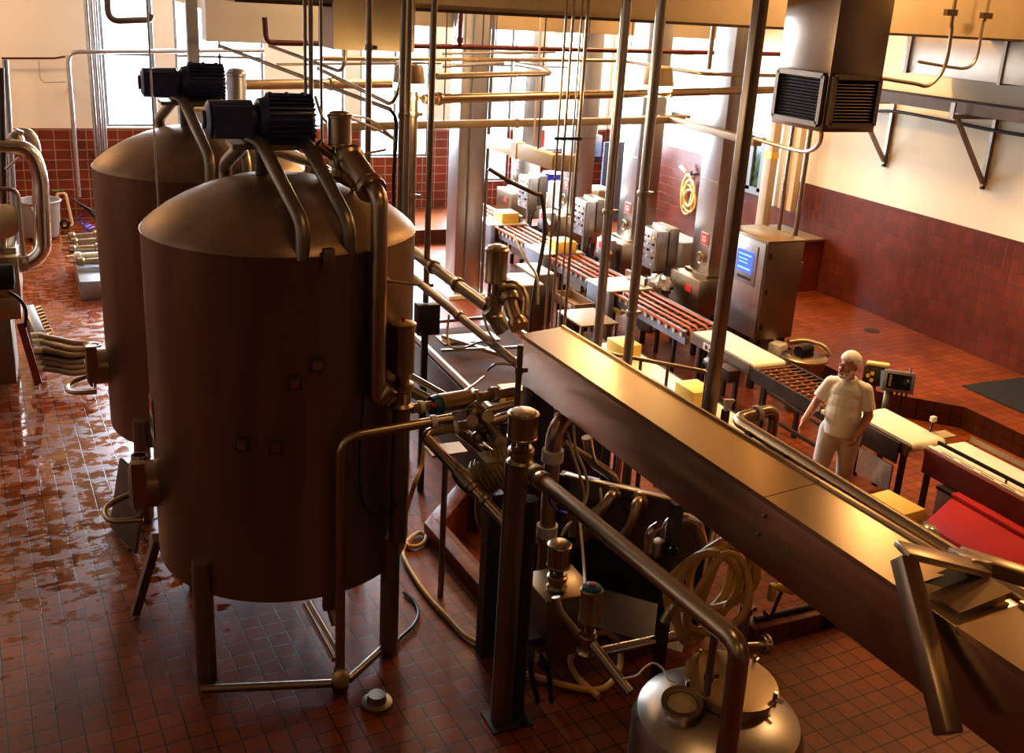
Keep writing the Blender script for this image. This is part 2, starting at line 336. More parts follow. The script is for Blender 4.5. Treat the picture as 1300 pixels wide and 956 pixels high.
# white cross soffit further back
c0, c1 = A(262,50,Y=14.), A(418,58,Y=14.)
g = G().box(((c0.x+c1.x)/2, 14.2, (c1.z+CEIL)/2), (c1.x-c0.x, .4, CEIL-c1.z)); struct('trim_4', g, 'soffit')
c0, c1 = A(520,45,Y=17.), A(800,45,Y=17.)
g = G().box(((c0.x+WXR)/2, 17.2, (c1.z+CEIL)/2), (WXR-c0.x, .4, CEIL-c1.z)); struct('trim_5', g, 'beam')
g = G().box(((b0.x+WXR)/2, yb-.015, 4.615), (WXR-b0.x, .03, .03)); struct('trim_7', g, 'dark')
s0, s1 = A(200,-6,Y=19.), A(338,37,Y=14.6); g = G().prism([s0, s1, V((s1.x,s1.y,CEIL)), V((s0.x,s0.y,CEIL))], (.06,0,0)); struct('trim_8', g, 'soffit')
# side window in the right wall, beside the ledge
p0, p1 = A(952,262,X=WXR), A(968,185,X=WXR)
yy0, yy1 = A(968,230,X=WXR).y, A(926,230,X=WXR).y
g = G(); zz0, zz1 = 1.45, 2.5
for y in (yy0, yy1): g.box((WXR-.03, y, (zz0+zz1)/2), (.06, .14, zz1-zz0))
for z in (zz0, zz1): g.box((WXR-.03, (yy0+yy1)/2, z), (.06, yy1-yy0+.14, .14))
g.box((WXR-.03, yy0+(yy1-yy0)*.45, (zz0+zz1)/2), (.06, .3, zz1-zz0))
w = struct('window_7', g, 'greyframe'); mk('pane', G().box((WXR-.012, (yy0+yy1)/2, (zz0+zz1)/2), (.02, yy1-yy0, zz1-zz0)), mat('garden_pane', (.03,.06,.025), .15, var=.9, vscale=9), w)

# ------------------------------------------------------------------ light
W = bpy.data.worlds.new('World'); scene.world = W; W.use_nodes = True
W.node_tree.nodes['Background'].inputs[0].default_value = (.82,.91,1,1); W.node_tree.nodes['Background'].inputs[1].default_value = 5.
def lamp(kind, name, loc, col, power, size=None, rot=None, spread=None):
    l = bpy.data.lights.new(name, kind); l.energy = power; l.color = col
    if kind == 'AREA': l.shape = 'RECTANGLE'; l.size, l.size_y = size
    elif size: l.shadow_soft_size = size
    if kind == 'SPOT' and spread: l.spot_size = spread; l.spot_blend = .6
    o = bpy.data.objects.new(name, l); COL.objects.link(o); o.location = loc
    if rot: o.rotation_euler = rot
    return o
for n, (a, b) in enumerate(WINS):
    SILL = SILLS[n]; lamp('AREA', 'daylight', ((a+b)/2, WYB+.5, (SILL+HEAD)/2), (.82,.91,1.), 720*(b-a), (b-a, HEAD-SILL), (math.radians(-90), 0, 0))
WARM = (1., .6, .27)
for x, y, p in ((8.6,9.6,330), (9.6,13.2,330), (8.8,17.,330), (10.8,7.,130), (5.5,12.5,170), (2.6,4.2,22), (-3.1,19.2,170), (-1.5,-2.2,28), (4.5,-2.2,28)):  # overhead lamps, plus added fill around the camera and at left back
    lamp('AREA', 'overhead_and_fill_lamp', (x, y, CEIL-.35), WARM, p, (.9,.6))
scene.view_settings.view_transform = 'Standard'; scene.view_settings.look = 'Medium High Contrast'; scene.view_settings.exposure = .12
scene.cycles.max_bounces = 8; scene.cycles.sample_clamp_indirect = 6; scene.cycles.caustics_reflective = False; scene.cycles.caustics_refractive = False
# ================================================================== TANKS
DOME = [(.93,3.18), (.915,3.205), (.87,3.245), (.78,3.312), (.66,3.382), (.5,3.452), (.34,3.502), (.18,3.53), (.0,3.54)]
def dome_z(r):
    for (r0, z0), (r1, z1) in zip(DOME, DOME[1:]):
        if r1 <= r <= r0: return z0+(z1-z0)*(r0-r)/(r0-r1)
    return 3.18
def on_dome(x, y, c):
    v = ray(x, y); t = 3.
    while t < 30:
        p = CAM+v*t; r = math.hypot(p.x-c[0], p.y-c[1])
        if r < .925 and p.z <= dome_z(r): return p
        t += .004
    return A(x, y, z=3.25)
T1 = (1.40, 7.0); T2 = (1.21, 9.6); TR = .93
def tank(c, label, front):
    O = V((c[0], c[1], 0)); off = O-V((T1[0], T1[1], 0))
    t = thing('mixing_tank', label, 'tank', O)
    prof = [(.66,0), (.67,.3), (.69,.7), (.715,.88), (.74,.925), (.78,TR), (3.17,TR), (3.18,TR+.006)] + [(z, r) for r, z in DOME]
    mk('shell', G().lathe(O, (0,0,1), prof, 72, (True, False)), 'tank', t, ang=40)
    for a in (221, 311, 131, 41):
        a = math.radians(a); p = O+V((math.cos(a), math.sin(a), 0))*(TR+.005)
        g = G().lathe(p, (0,0,1), [(0,.055), (.02,.055), (.021,.07), (.97,.07), (1.0,.064)], 18); mk('leg', g, 'dull', t)
    # agitator drive on four bent tubes
    M = A(331,152,Y=7.0)+off; ax = (A(383,153,Y=7.0)-A(281,150,Y=7.0)); ax.z = 0; ax.normalize(); L = .78
    mo = mk('agitator_motor', G().lathe(M-ax*.04, ax, [(0,.1), (.02,.14), (.06,.15), (.36,.15), (.38,.13), (.4,.05)], 24).box(M+ax*.16+V((0,0,-.15)), (.3,.2,.08)), 'motor', t)
    for k in range(28):
        a = 2*PI*k/28; dv = ax.orthogonal().normalized(); dv = Matrix.Rotation(a, 3, ax) @ dv
        G_ = G().bar(M+ax*.04+dv*.16, M+ax*.34+dv*.158, .009, .034, dv); mk('cooling_fin', G_, 'motor', mo)
    gb = G().lathe(M-ax*.36, ax, [(0,.09), (.02,.125), (.3,.13), (.31,.1), (.33,.1)], 20).box(M-ax*.2+V((0,-.02,.0)), (.24,.24,.2)); gb.cyl(M-ax*.38, M-ax*.34, .06)
    mk('gearbox', gb, 'motor', mo)
    gl = G()
    for k in range(3): gl.ball(M+ax*(.06+.11*k)+V((0,-.02,.165)), .022)
    mk('lifting_eye', gl, 'motor', mo)
    mk('drive_shaft', G().cyl((M.x, M.y, M.z-.14), (M.x, M.y, 3.5), .045), 'dark', t)
    mk('mounting_plate', G().box((M.x+.04, M.y+.02, M.z-.165), (.5,.3,.03)), 'dull', t)
    zt = M.z-.22
    for top, mid, low, ft, ya, yb_ in (((314,172),(333,183),(385,286),(383,318),7.0,6.8), ((372,172),(391,184),(442,282),(443,312),7.02,6.82), ((318,174),(287,206),(286,216),(286,232),7.08,7.42)):
        F = on_dome(ft[0], ft[1], T1)+off if ft[0] != 286 else A(286,226,Y=7.46)+off
        p2 = A(low[0], low[1], Y=F.y-off.y+.01)+off
        mk('support_tube', G().tube([A(*top,Y=ya)+off, A(*mid,Y=yb_)+off, p2, F-V((0,0,.06))], .047, .09, 14), 'dull', t)
    F = V((O.x+.4, O.y+.58, dome_z(.7))); d = (F-M); d.z = 0; d.normalize()
    mk('support_tube', G().tube([V((M.x,M.y,zt))+d*.08, V((M.x,M.y,zt-.01))+d*.2, F+V((0,0,.16))-d*.05, F-V((0,0,.03))], .043, .09, 12), 'dull', t)
    # oval side manway, seen in profile at the left of the tank
    q = on_cyl(204,600,T1,TR); q = V((q.x, q.y, 0)); rad = (q-V((T1[0],T1[1],0))).normalized(); a0 = math.atan2(rad.y, rad.x)-math.radians(14); rad = V((math.cos(a0), math.sin(a0), 0)); tan = V((-rad.y, rad.x, 0))
    z = 1.32; cc = O+rad*TR+V((0,0,z))
    mw = mk('manway', G().lathe(cc-rad*.1, rad, [(0,.17), (.2,.17), (.2,.2), (.225,.2), (.225,.16), (.12,.155)], 28, (True, True)), 'bronze', t)
    mk('manway_door', G().lathe(cc+rad*.13, rad, [(0,.19), (.02,.19), (.05,.12), (.055,.0)], 28), 'dull', mw)
    mk('hinge_bracket', G().box(cc+rad*.12+tan*.2+V((0,0,.1)), (.09,.07,.34), a0), 'bronze', mw)
    mk('swing_handle', G().tube([cc+rad*.1+tan*.15+V((0,0,-.2)), cc+rad*.34+tan*.12+V((0,0,-.2)), cc+rad*.36-tan*.1+V((0,0,-.19)), cc+rad*.16-tan*.2+V((0,0,-.16))], .022, .1), 'bronze', mw)
    mk('hinge_sleeve', G().lathe(cc+rad*.09-tan*.16+V((0,0,-.06)), (0,0,1), [(0,.055), (.22,.06), (.22,.045), (.05,.045)], 18), 'bronze', mw)
    # outlet under the tank and small clip
    mk('outlet', G().tube([O+V((.15,-.2,.68)), O+V((.2,-.45,.5)), O+V((.24,-.62,.28))], .045, .1), 'dull', t)
    if front:
        for px, py, s in ((402,463,.075), (374,486,.07), (308,564,.07), (350,568,.07)):
            p = on_cyl(px, py, c, TR); n = V((p.x-c[0], p.y-c[1], 0)).normalized(); az = math.atan2(n.y, n.x)
            b = mk('gauge_plate', G().box(p+n*.008, (.025, s+.015, s+.015), az), 'dark', t, .004); mk('plate_face', G().box(p+n*.022, (.008, s*.8, s*.8), az), 'bronze', b)
        p = on_cyl(415,326,c,TR); n = V((p.x-c[0], p.y-c[1], 0)).normalized(); mk('lifting_lug', G().box(p+n*.03+V((0,0,-.01)), (.06,.07,.14), math.atan2(n.y,n.x)), 'dull', t, .006)
        p = on_cyl(191,518,c,TR); n = V((p.x-c[0], p.y-c[1], 0)).normalized(); n = V((math.cos(math.radians(182)), math.sin(math.radians(182)), 0)); p = V((c[0],c[1],1.85))+n*TR; az = math.radians(182)
        st = mk('warning_sticker', G().box(p+n*.002, (.004, .16, .3), az), 'sticker', t); mk('sticker_band', G().box(p+n*.0045+V((0,0,.1)), (.002, .16, .09), az), 'redink', st); mk('sticker_print', G().box(p+n*.0045+V((0,0,-.04)), (.002, .11, .1), az), 'ink', st)
        p = on_cyl(490,356,c,TR); q = A(535,362,Y=p.y-.02); mk('side_probe', G().cyl(p-(q-p)*.1, p+(q-p)*.98, .011).ball(p, .028), 'bronze', t)
        mk('underside_bracket', G().box(O+V((.13,-.9,.68)), (.13,.05,.12)), 'dull', t, .005)
    return t
tank(T1, 'front brown steel tank with four small square plates on its shell', True)
tank(T2, 'rear brown steel tank behind the front one, nearest the bright windows', False)

def fin_valve(name, label, cat, base, h, r, m='bronze', capm=None, ax=(0,0,1), group=None):
    """air-operated seat valve: body with side port, yoke, actuator cylinder and cap"""
    base = V(base); ax = V(ax).normalized(); t = thing(name, label, cat, base, group); sd = ax.orthogonal().normalized()
    mk('valve_body', G().lathe(base, ax, [(0,r*.7), (.02,r*.9), (.04,r*.7), (h*.1,r*.66), (h*.18,r*.66), (h*.22,r*.86), (h*.28,r*.86), (h*.3,r*.7), (h*.34,r*.7)], 20), m, t)
    mk('clamp_ring', G().band(base+ax*h*.2, ax, r*.62, h*.06), m, t)
    y = G()
    for k in range(3):
        q = Matrix.Rotation(2*PI*k/3, 3, ax) @ sd; y.cyl(base+ax*h*.32+q*r*.5, base+ax*h*.5+q*r*.5, r*.16, n=8)
    y.cyl(base+ax*h*.3, base+ax*h*.5, r*.3); mk('yoke', y, 'dull', t)
    mk('actuator', G().lathe(base, ax, [(h*.48,r*.8), (h*.49,r), (h*.52,r), (h*.53,r*.96), (h*.9,r*.96), (h*.91,r*1.03), (h*.94,r*1.03), (h*.96,r*.9)], 24), m, t)
    mk('actuator_cap', G().lathe(base, ax, [(h*.955,r*.86), (h*.985,r*.8), (h,r*.45), (h*1.005,0)], 24), capm or m, t)
    return t

# pipework on the front tank
dn = on_cyl(480,400,T1,TR+.07); d0 = V((dn.x, dn.y, 0))
n = V((dn.x-T1[0], dn.y-T1[1], 0)).normalized()
zt, zb = A(478,262,X=dn.x).z, A(479,505,X=dn.x).z
top = d0+V((0,0,zt)); e0 = A(470,238,d=(top-CAM).dot(_fw)*1.02); e1 = A(436,190,d=(top-CAM).dot(_fw)*1.06)
hook = A(497,492,Y=dn.y-.02)
t = thing('down_pipe', 'thick polished pipe running down the right side of the front tank', 'pipe', d0+V((0,0,zb-.05)))
mk('tube', G().tube([e0, top+V((0,0,.09)), d0+V((0,0,zb-.04)), hook], .055, .14, 16), 'bronze', t)
mk('sleeve', G().lathe(e0, (e1-e0), [(0,.075), (.02,.1), (.04,.085), (.3,.085), (.32,.1), (.35,.1), (.36,.08)], 24), 'bronze', t)
mk('clamp', G().band(e0+(e0-e1)*.02, e1-e0, .075, .05), 'bronze', t)
vb = A(431,226,d=(top-CAM).dot(_fw)*1.08)
v1 = fin_valve('air_valve', 'tan capped air valve standing on top right of front tank', 'valve', vb, A(431,141,Y=vb.y).z-vb.z, .082)
for k, (a, b) in enumerate((((431,205),(405,185)), ((431,196),(452,200)), ((431,226),(450,236)))):
    mk('side_port', G().cyl(A(*a,Y=vb.y), A(*b,Y=vb.y), .03).band(A(*b,Y=vb.y), A(*b,Y=vb.y)-A(*a,Y=vb.y), .03, .03), 'bronze', v1)
# far pipe from valve toward the second tank
pipe('inlet_pipe', 'bluish steel pipe running from the tank valve back over the dome', 'pipe', [A(428,226,Y=vb.y), A(395,208,Y=7.6), A(364,190,Y=8.3)], .035, 'polished', .05, clamps=((0,.4),))
# stand valve right of the front tank
f = A(501,835,z=0)
base = V((f.x, f.y, 1.005))
ztop, zmid = A(505,407,Y=f.y).z, A(503,520,Y=f.y).z
t = thing('valve_stand', 'upright pipe with tall capped valve cylinder beside front tank', 'valve', base)
mk('stand_pipe', G().tube([base, V((f.x+.01, f.y, zmid))], .062, 0, 18), 'dull', t)
q = V((f.x+.012, f.y, zmid)); H = ztop-zmid
vv = mk('valve_body', G().lathe(q, (0,0,1), [(0,.075), (.03,.085), (.05,.06), (H*.2,.06), (H*.24,.08), (H*.3,.08), (H*.32,.05), (H*.42,.05)], 20), 'bronze', t)
mk('actuator', G().lathe(q, (0,0,1), [(H*.42,.06), (H*.43,.082), (H*.93,.08), (H*.94,.088), (H*.97,.088), (H*.99,.05), (H,.0)], 24), 'bronze', t)
mk('side_port', G().cyl(q+V((0,0,H*.16)), q+V((-.2,.02,H*.06)), .04).band(q+V((-.11,.01,H*.1)), V((-.2,.02,-.05)), .04, .03), 'bronze', t)
mk('cap_button', G().cyl(q+V((0,0,H*.98)), q+V((0,0,H*1.03)), .012), 'sign', t)
# elbow pipe: rises from the floor valve in front of the tank and turns right
f2 = V((A(432,700,Y=5.99).x, 5.99, 0)); z1 = A(432,556,Y=5.99).z
r_end = A(574,531,z=z1+.06)
pipe('elbow_pipe', 'thin brown pipe rising before front tank and bending right', 'pipe', [f2+V((0,0,.17)), f2+V((0,0,z1)), r_end], .035, 'bronze', .14, clamps=((1,.83),), cm='white')
p = A(433,824,Y=6.18)
t = thing('floor_valve', 'round faced floor valve at the foot of thin pipe by front tank', 'valve', (f2.x, f2.y, 0))
mk('valve_body', G().lathe((f2.x, f2.y, .0), (0,0,1), [(0,.05), (.02,.06), (.14,.06), (.15,.045), (.2,.045)], 18), 'dull', t)
mk('valve_face', G().lathe(V((f2.x,f2.y,.11)), V((-.2,-1,.55)), [(0,.05), (.05,.055), (.06,.065), (.085,.065), (.09,.05)], 20), 'bronze', t)
mk('foot_flange', G().lathe((f2.x+.2,f2.y-.24,.0), (0,0,1), [(0,.11), (.03,.11), (.04,.07), (.09,.06)], 20), 'dull', t)
zf = .075
pipe('floor_pipe', 'low brown pipe along tiles at foot of front tank, left of floor valve', 'pipe', [A(255,875,z=zf), V((f2.x-.06, f2.y, zf))], .03, 'dull')
pipe('floor_pipe', 'low brown pipe along tiles between floor valve and right tank leg', 'pipe', [V((f2.x+.06, f2.y, zf)), A(496,814,z=zf)], .03, 'dull')
for i, (a, b) in enumerate((((393,765),(432,832)), ((386,768),(424,838)))):
    pipe('drain_pipe', ('right' if i == 0 else 'left')+' one of two slim drain tubes slanting from under front tank to floor valve', 'pipe', [A(*a,z=.14+.05*i), A(*b,z=.1)], .02, 'bronze')
# brown brace propped against the tank and the grey board
a0, a1 = A(172,776,z=.02), A(196,690,Y=7.15)
tag(mk('prop_bar', G().bar(a0, V((a1.x+.02, a1.y, .8)), .09, .06, (1,0,0)), 'dull'), 'brown flat bar leaning from floor to underside of front tank', 'bar')
q = [A(143,668,z=.01), A(175,703,z=.01)]; up = V((.13,.1,.62)); nn = (q[1]-q[0]).cross(up).normalized()*.03
tag(mk('leaning_board', G().hexa([q[0], q[1], q[1]+up, q[0]+up], [x+nn for x in (q[0], q[1], q[1]+up, q[0]+up)]), 'board', None, .004), 'grey board leaning on edge beside front tank near its manway', 'board')
# thin black cable looping down the tank face and a grey drain rod on the floor
pts = [(466,440),(460,520),(457,560),(456,610),(462,640),(475,655),(492,650),(505,640)]
tag(mk('hanging_cable', G().tube([on_cyl(x, y, T1, TR+.05) if x < 500 else A(x, y, Y=6.15) for x, y in pts], .008, smooth=True, n=6), 'black'), 'thin black cable looping down the right face of front tank', 'cable')
tag(mk('floor_cable', G().tube([A(x, y, z=.02) for x, y in ((513,752),(527,765),(531,780),(524,795),(508,810),(500,822))], .014, smooth=True, n=8), 'black'), 'short dark cable curving over the tiles by right tank leg', 'cable')
CEILT = CEIL+.08
# ================================================================== UPRIGHT PIPES AND CONDUITS
def pole(label, px, py, Y, wpx, zbot=0., ytop=None, m='galv', cat='pipe', name='riser_pipe', clamps=(), group=None, cm=None, square=False):
    """vertical pipe through pixel (px,py) at depth plane Y; wpx = apparent width"""
    p = A(px, py, Y=Y); d = (p-CAM).dot(_fw); r = wpx/2*d/FPX; zt = CEILT if ytop is None else A(px, ytop, Y=Y).z
    g = G()
    if square: g.box((p.x, p.y, (zbot+zt)/2), (r*2, r*2, zt-zbot))
    else: g.cyl((p.x, p.y, zbot), (p.x, p.y, zt), r, n=18)
    if not clamps: return tag(mk(name, g, m), label, cat, group)
    t = thing(name, label, cat, (p.x, p.y, zbot), group); mk('tube', g, m, t)
    for y in clamps:
        z = A(px, y, Y=Y).z; c = G().band((p.x, p.y, z), (0,0,1), r, .05); c.box((p.x+r*1.6, p.y, z), (.05,.03,.03)); mk('clamp', c, cm or m, t)
    return t
# bundle of conduits at the far left against the back wall
p0, p1 = A(113,120,Y=21.9), A(131,120,Y=21.9)
tag(mk('dark_conduit', G().tube([V((A(138,10,Y=20.5).x,20.5,CEILT)), A(138,27,Y=20.5), A(190,25,Y=20.5), A(192,18,Y=20.5)], .06, .2), 'dark'), 'dark thick conduit bending at top beside left conduit bundle', 'conduit')
t = thing('conduit_bundle', 'bundle of parallel grey conduits rising beside the left white wall', 'conduit', ((p0.x+p1.x)/2, 21.9, 0))
for k in range(6):
    x = p0.x+(p1.x-p0.x)*(k+.5)/6+.02; mk('conduit', G().cyl((x, 21.9+(.03 if k%2 else 0), .9), (x, 21.9+(.03 if k%2 else 0), CEILT), (p1.x-p0.x)/13, n=10), 'galv', t)
z = A(88,66,Y=21.5).z; p = A(90,120,Y=21.5)
t = thing('elbow_conduit', 'grey conduit dropping down left wall from a long level run', 'pipe', (p.x, 21.5, A(93,250,Y=21.5).z))
mk('tube', G().tube([V((p.x, 21.5, A(93,250,Y=21.5).z)), V((p.x, 21.5, z)), A(335,64,Y=21.5)], .042, .2), 'galv', t)
for z_ in (1.6, 2.6): mk('mounting_clip', G().box((p.x, 21.98, z_), (.07,1.0,.05)), 'galv', t)
pipe('thin_conduit', 'thin reddish conduit level across the left white wall', 'pipe', [A(2,74,Y=22.3), A(70,74,Y=22.3), A(82,72,Y=22.0)], .02, 'redpipe', .1)
pipe('wall_cable', 'thin grey cable drooping beside left wall conduit', 'cable', [A(49,77,Y=22.4), A(51,100,Y=22.4), A(56,105,Y=22.4), A(83,104,Y=21.8)], .008, 'galv', .2)
pole('square duct column rising from the rear tank motor to ceiling', 244, 40, 12.2, 14, 3.2, name='service_duct', cat='duct', m='galv', square=True)
pole('thin rod hanging in front of the rear tank', 193, 120, 8.4, 2.6, A(197,340,Y=8.4).z, name='hanging_rod', cat='rod')
for px, w, lab in ((388,4.5,'leftmost slim riser of three behind front tank motor'), (395,6,'middle, thickest riser of three behind front tank motor'), (408,4,'rightmost slim riser of three behind front tank motor')):
    pole(lab, px, 120, 8.42, w, 0, m='dull')
pole('single riser behind the tan capped air valve', 468, 100, 8.4, 8, 0, m='dull', clamps=(60,))
pole('left pipe of tall pair clamped together beside lit pipe', 511, 100, 8.9, 8, 0, m='dull', clamps=(147,))
pole('right pipe of tall pair clamped together beside lit pipe', 519, 60, 9.0, 8, 0, m='dull')
pole('bright lamp-lit brass coloured riser below the left pendant lamp', 524, 180, 9.6, 11, 0, ytop=112, m='bronze', clamps=(124, 145, 249), cm='bronze')
pole('riser ending on the small brown junction box', 548, 120, 8.7, 8, A(541,384,Y=8.7).z, m='dull', clamps=(362,))
p = A(542,404,Y=8.72); g = G().box(p, (.22,.14,.3))
t = thing('junction_box', 'small brown junction box under a riser right of tanks', 'box', p-V((0,0,.15))); mk('case', g, 'dark', t, .008); mk('lid_screw', G().cyl(p+V((-.09,-.07,-.12)), p+V((-.09,-.08,-.12)), .012), 'bronze', t)
mk('mounting_foot', G().box((p.x, p.y+.05, (p.z-.15)/2), (.06,.04,p.z-.15)), 'dark', t)
for px, py, w, yb, lab in ((716,60,3.2,395,'first from left of four slim rods left of thick poles'), (725,60,3.6,400,'second from left of four slim rods left of thick poles'), (733,95,2.4,405,'third and thinnest of four slim rods left of thick poles'), (743,60,4.6,408,'fourth and thickest of four slim rods left of thick poles')):
    pole(lab, px, py, 9.6, w, PIT, m='bronze', name='hanging_rod', cat='rod')
p0 = A(704,176,Y=9.55); p1 = A(738,176,Y=9.55)
tag(mk('tie_bar', G().bar(p0, p1, .03, .03), 'dark'), 'short dark tie bar across the four slim rods', 'bar')  # tie bar joining the rods, nothing hangs from it
pole('thin rod hanging down to the left cream strut', 685, 60, 12.5, 2.6, A(677,186,Y=12.5).z, m='strut', name='hanging_rod', cat='rod')
for px, w, cl, lab, Y, tie in ((789,13,(268,),'left of two thick steel poles behind the trough',8.9,(268,)), (833,13.5,(245,395),'right of two thick steel poles behind the trough',8.3,(245,395))):
    pole(lab, px, 80, Y, w, PIT, m='steel', name='steel_pole', cat='pole', clamps=cl)
p = A(965,10,Y=7.2); q = A(917,520,Y=7.2)
t = thing('square_post', 'thick square brown post standing just behind the trough', 'post', (p.x, 7.2, PIT))
mk('tube', G().box((p.x, 7.2, (PIT+CEILT)/2), (.1,.1,CEILT-PIT)), 'dull', t, .012); mk('base_plate', G().box((p.x, 7.2, PIT+.01), (.24,.24,.02)), 'dull', t)
pole('slim conduit ending at pipe hanger right of thick poles', 905, 40, 10.6, 6, A(900,88,Y=10.6).z, m='bronze', cat='conduit', name='hanging_conduit')
# shiny risers and yellow-banded conduits in front of the ledge, by the control cabinet
pole('shiny narrow riser left of cabinet-top pair', 1003, 190, 12.0, 5, 0, m='polished')
pole('narrow brown riser standing by right side of control cabinet', 1021, 220, 11.4, 6, 0, m='bronze')
for px, w, lab in ((976,10,'square conduit with yellow bands beside the grey window'), ):
    p = A(px,220,X=12.1); t = thing('banded_duct', lab, 'duct', (12.1, p.y, .93)); mk('duct', G().box((12.1,p.y,(CEILT+.93)/2), (.16,.22,CEILT-.93)), 'cream', t, .01); mk('yellow_band', G().box((12.1,p.y,A(px,196,X=12.1).z), (.17,.23,.12)), 'yellow', t)
for px, m_, lab in ((988,'white','white vertical duct right of yellow banded duct'), (999,'strut','cream vertical duct behind the shiny riser'), (1010,'strut','cream vertical duct nearest right wall tiles')):
    p = A(px,220,X=12.35); tag(mk('wall_duct', G().box((12.35,p.y,(CEILT+1.35)/2), (.12,.14,CEILT-1.35)), m_), lab, 'duct')
p0 = A(945,286,X=11.6); p1 = A(1000,286,X=11.6); zt_ = .93
g = G().box(((11.6+12.6)/2, (A(940,270,X=11.6).y+A(994,270,X=11.6).y)/2, zt_/2), (1.0, abs(A(940,270,X=11.6).y-A(994,270,X=11.6).y), zt_))
t = thing('wall_ledge', 'low brown tiled ledge under ducts at the right wall', 'ledge', (12.1, 15., 0)); mk('block', g, 'darkred', t)
yy = (A(940,270,X=11.6).y, A(994,270,X=11.6).y); mk('ledge_top', G().box((12.08, sum(yy)/2, zt_+.025), (1.06, abs(yy[0]-yy[1])+.06, .05)), 'tray', t, .008)

# ================================================================== LEVEL PIPES OVERHEAD
a = A(262,108,Y=11.2); b = A(503,106,z=a.z-.02)
pipe('brass_pipe', 'thick warm lit level pipe behind the tank motors', 'pipe', [a, b], .056, 'bronze', clamps=((0,.62),))
a = A(538,126,Y=9.6); b = A(985,114,z=a.z)
pipe('brass_pipe', 'long thick level pipe from lit riser across to air unit', 'pipe', [a, b], .048, 'bronze', clamps=((0,.03),(0,.62)))
# red sprinkler main
a = A(345,54,Y=12.5); b = A(1000,69,z=a.z+.03)
t = thing('sprinkler_pipe', 'dark red sprinkler pipe level under the cream beam', 'pipe', a); u = (b-a)
mk('main', G().tube([A(336,22,Y=12.5), A(338,54,Y=12.5), b], .033, .08), 'redpipe', t)
for f in (.29, ): q = a+u*f; mk('riser', G().cyl(q, q+V((0,0,.45)), .03).cyl(q+V((0,0,.05)), q+V((0,0,.12)), .045), 'redpipe', t)
for f in (.11, .33, .53, .62, .86, .99): q = a+u*f; mk('hanger_rod', G().cyl(q, (q.x, q.y, CEILT), .009, n=6), 'dark', t)
# other level runs
a = A(410,74,Y=11.4); pts = [a, A(790,77,z=a.z), A(893,94,z=a.z-.02), A(985,96,z=a.z-.05)]
pipe('brown_pipe', 'thin level brown pipe just below the red sprinkler pipe', 'pipe', pts, .024, 'bronze', .3)
a = A(555,97,Y=10.6); pts = [a, A(698,93,z=a.z), A(690,87,z=a.z), A(655,81,z=a.z)]
pipe('hooked_pipe', 'brown pipe with an elbow end left of four slim rods', 'pipe', pts, .035, 'dull', .12)
a = A(870,150,Y=13.8)
for k, (x0, y0, x1, y1, Y, r) in enumerate(((560,68,705,66,14.5,.022), (560,84,640,80,14.8,.03))):
    t = thing('grey_pipe', ('upper' if k == 0 else 'lower')+' of two faint grey level pipes behind the tall steel column', 'pipe', A(x0,y0,Y=Y)); mk('tube', G().cyl(A(x0,y0,Y=Y), A(x1,y1,Y=Y), r), 'galv', t)
    for f in (.2, .85): q = A(x0,y0,Y=Y).lerp(A(x1,y1,Y=Y), f); mk('hanger_rod', G().cyl(q, (q.x,q.y,CEILT), .009, n=6), 'dark', t)
# diagonal conduits running down to the pair of risers
d0_, d1_ = A(278,58,Y=12.), A(496,139,Y=9.2)
for k, (dx, dy, lab) in enumerate(((0,0,'lower'), (6,-9,'upper'))):
    pts = [A(278+120*k+dx,58+38*k+dy,Y=12.-1.2*k), A(496+dx*.3,139+dy*.6,Y=9.2)]
    if k: pts += [A(508,112,Y=9.1), A(512,0,Y=9.05)]
    pipe('diagonal_conduit', lab+' of two sloping conduits behind front tank motor', 'conduit', pts, .02, 'dull', .3)
pipe('diagonal_conduit', 'thin sloping tube from red pipe toward small elbow conduit', 'conduit', [A(342,58,Y=11.5), A(432,91,Y=10.4), A(438,80,Y=10.3), A(440,0,Y=10.3)], .018, 'dull', .25)
tag(mk('thin_conduit', G().cyl(A(350,82,Y=11.8), A(560,80,Y=11.8), .014), 'bronze'), 'thin level conduit above thick lit pipe behind motor', 'conduit')
# a pale valve standing behind the rear tank
vb = A(301,135,Y=10.75); t_ = fin_valve('air_valve', 'grey air valve standing on rear tank right of its motor', 'valve', V((vb.x, vb.y, 3.2)), A(300,87,Y=vb.y).z-3.2, .1, 'galv'); mk('riser_tube', G().cyl((vb.x,vb.y,0), (vb.x,vb.y,3.21), .05), 'galv', t_)
# tan cable tray
zt = A(410,161,Y=13.).z; a = V((A(410,161,Y=13).x, 13., zt)); b = V((A(850,152,z=zt).x, A(850,152,z=zt).y, zt)); c = A(962,181,z=zt)
t = thing('cable_tray', 'tan level cable tray turning a corner beyond thick poles', 'tray', (a+b)/2)
g = G().bar(a, b+V((.06,0,0)), .14, .1); mk('straight_section', g, 'tray', t, .006); mk('return_section', G().bar(b+V((.0,-.06,0)), c, .14, .1), 'tray', t, .006)
for f in (.12, .5, .92): q = a.lerp(b, f); mk('coupling', G().box(q, (.06,.16,.13)), 'tray', t)
mk('corner_bracket', G().box(b+V((.1,.1,.03)), (.5,.05,.06)).box(b+V((.4,.3,.04)), (.05,.5,.05)), 'tray', t)
for f in (.3, .8): q = a.lerp(b, f); mk('hanger_rod', G().cyl(q, (q.x,q.y,CEILT), .009, n=6), 'dark', t)
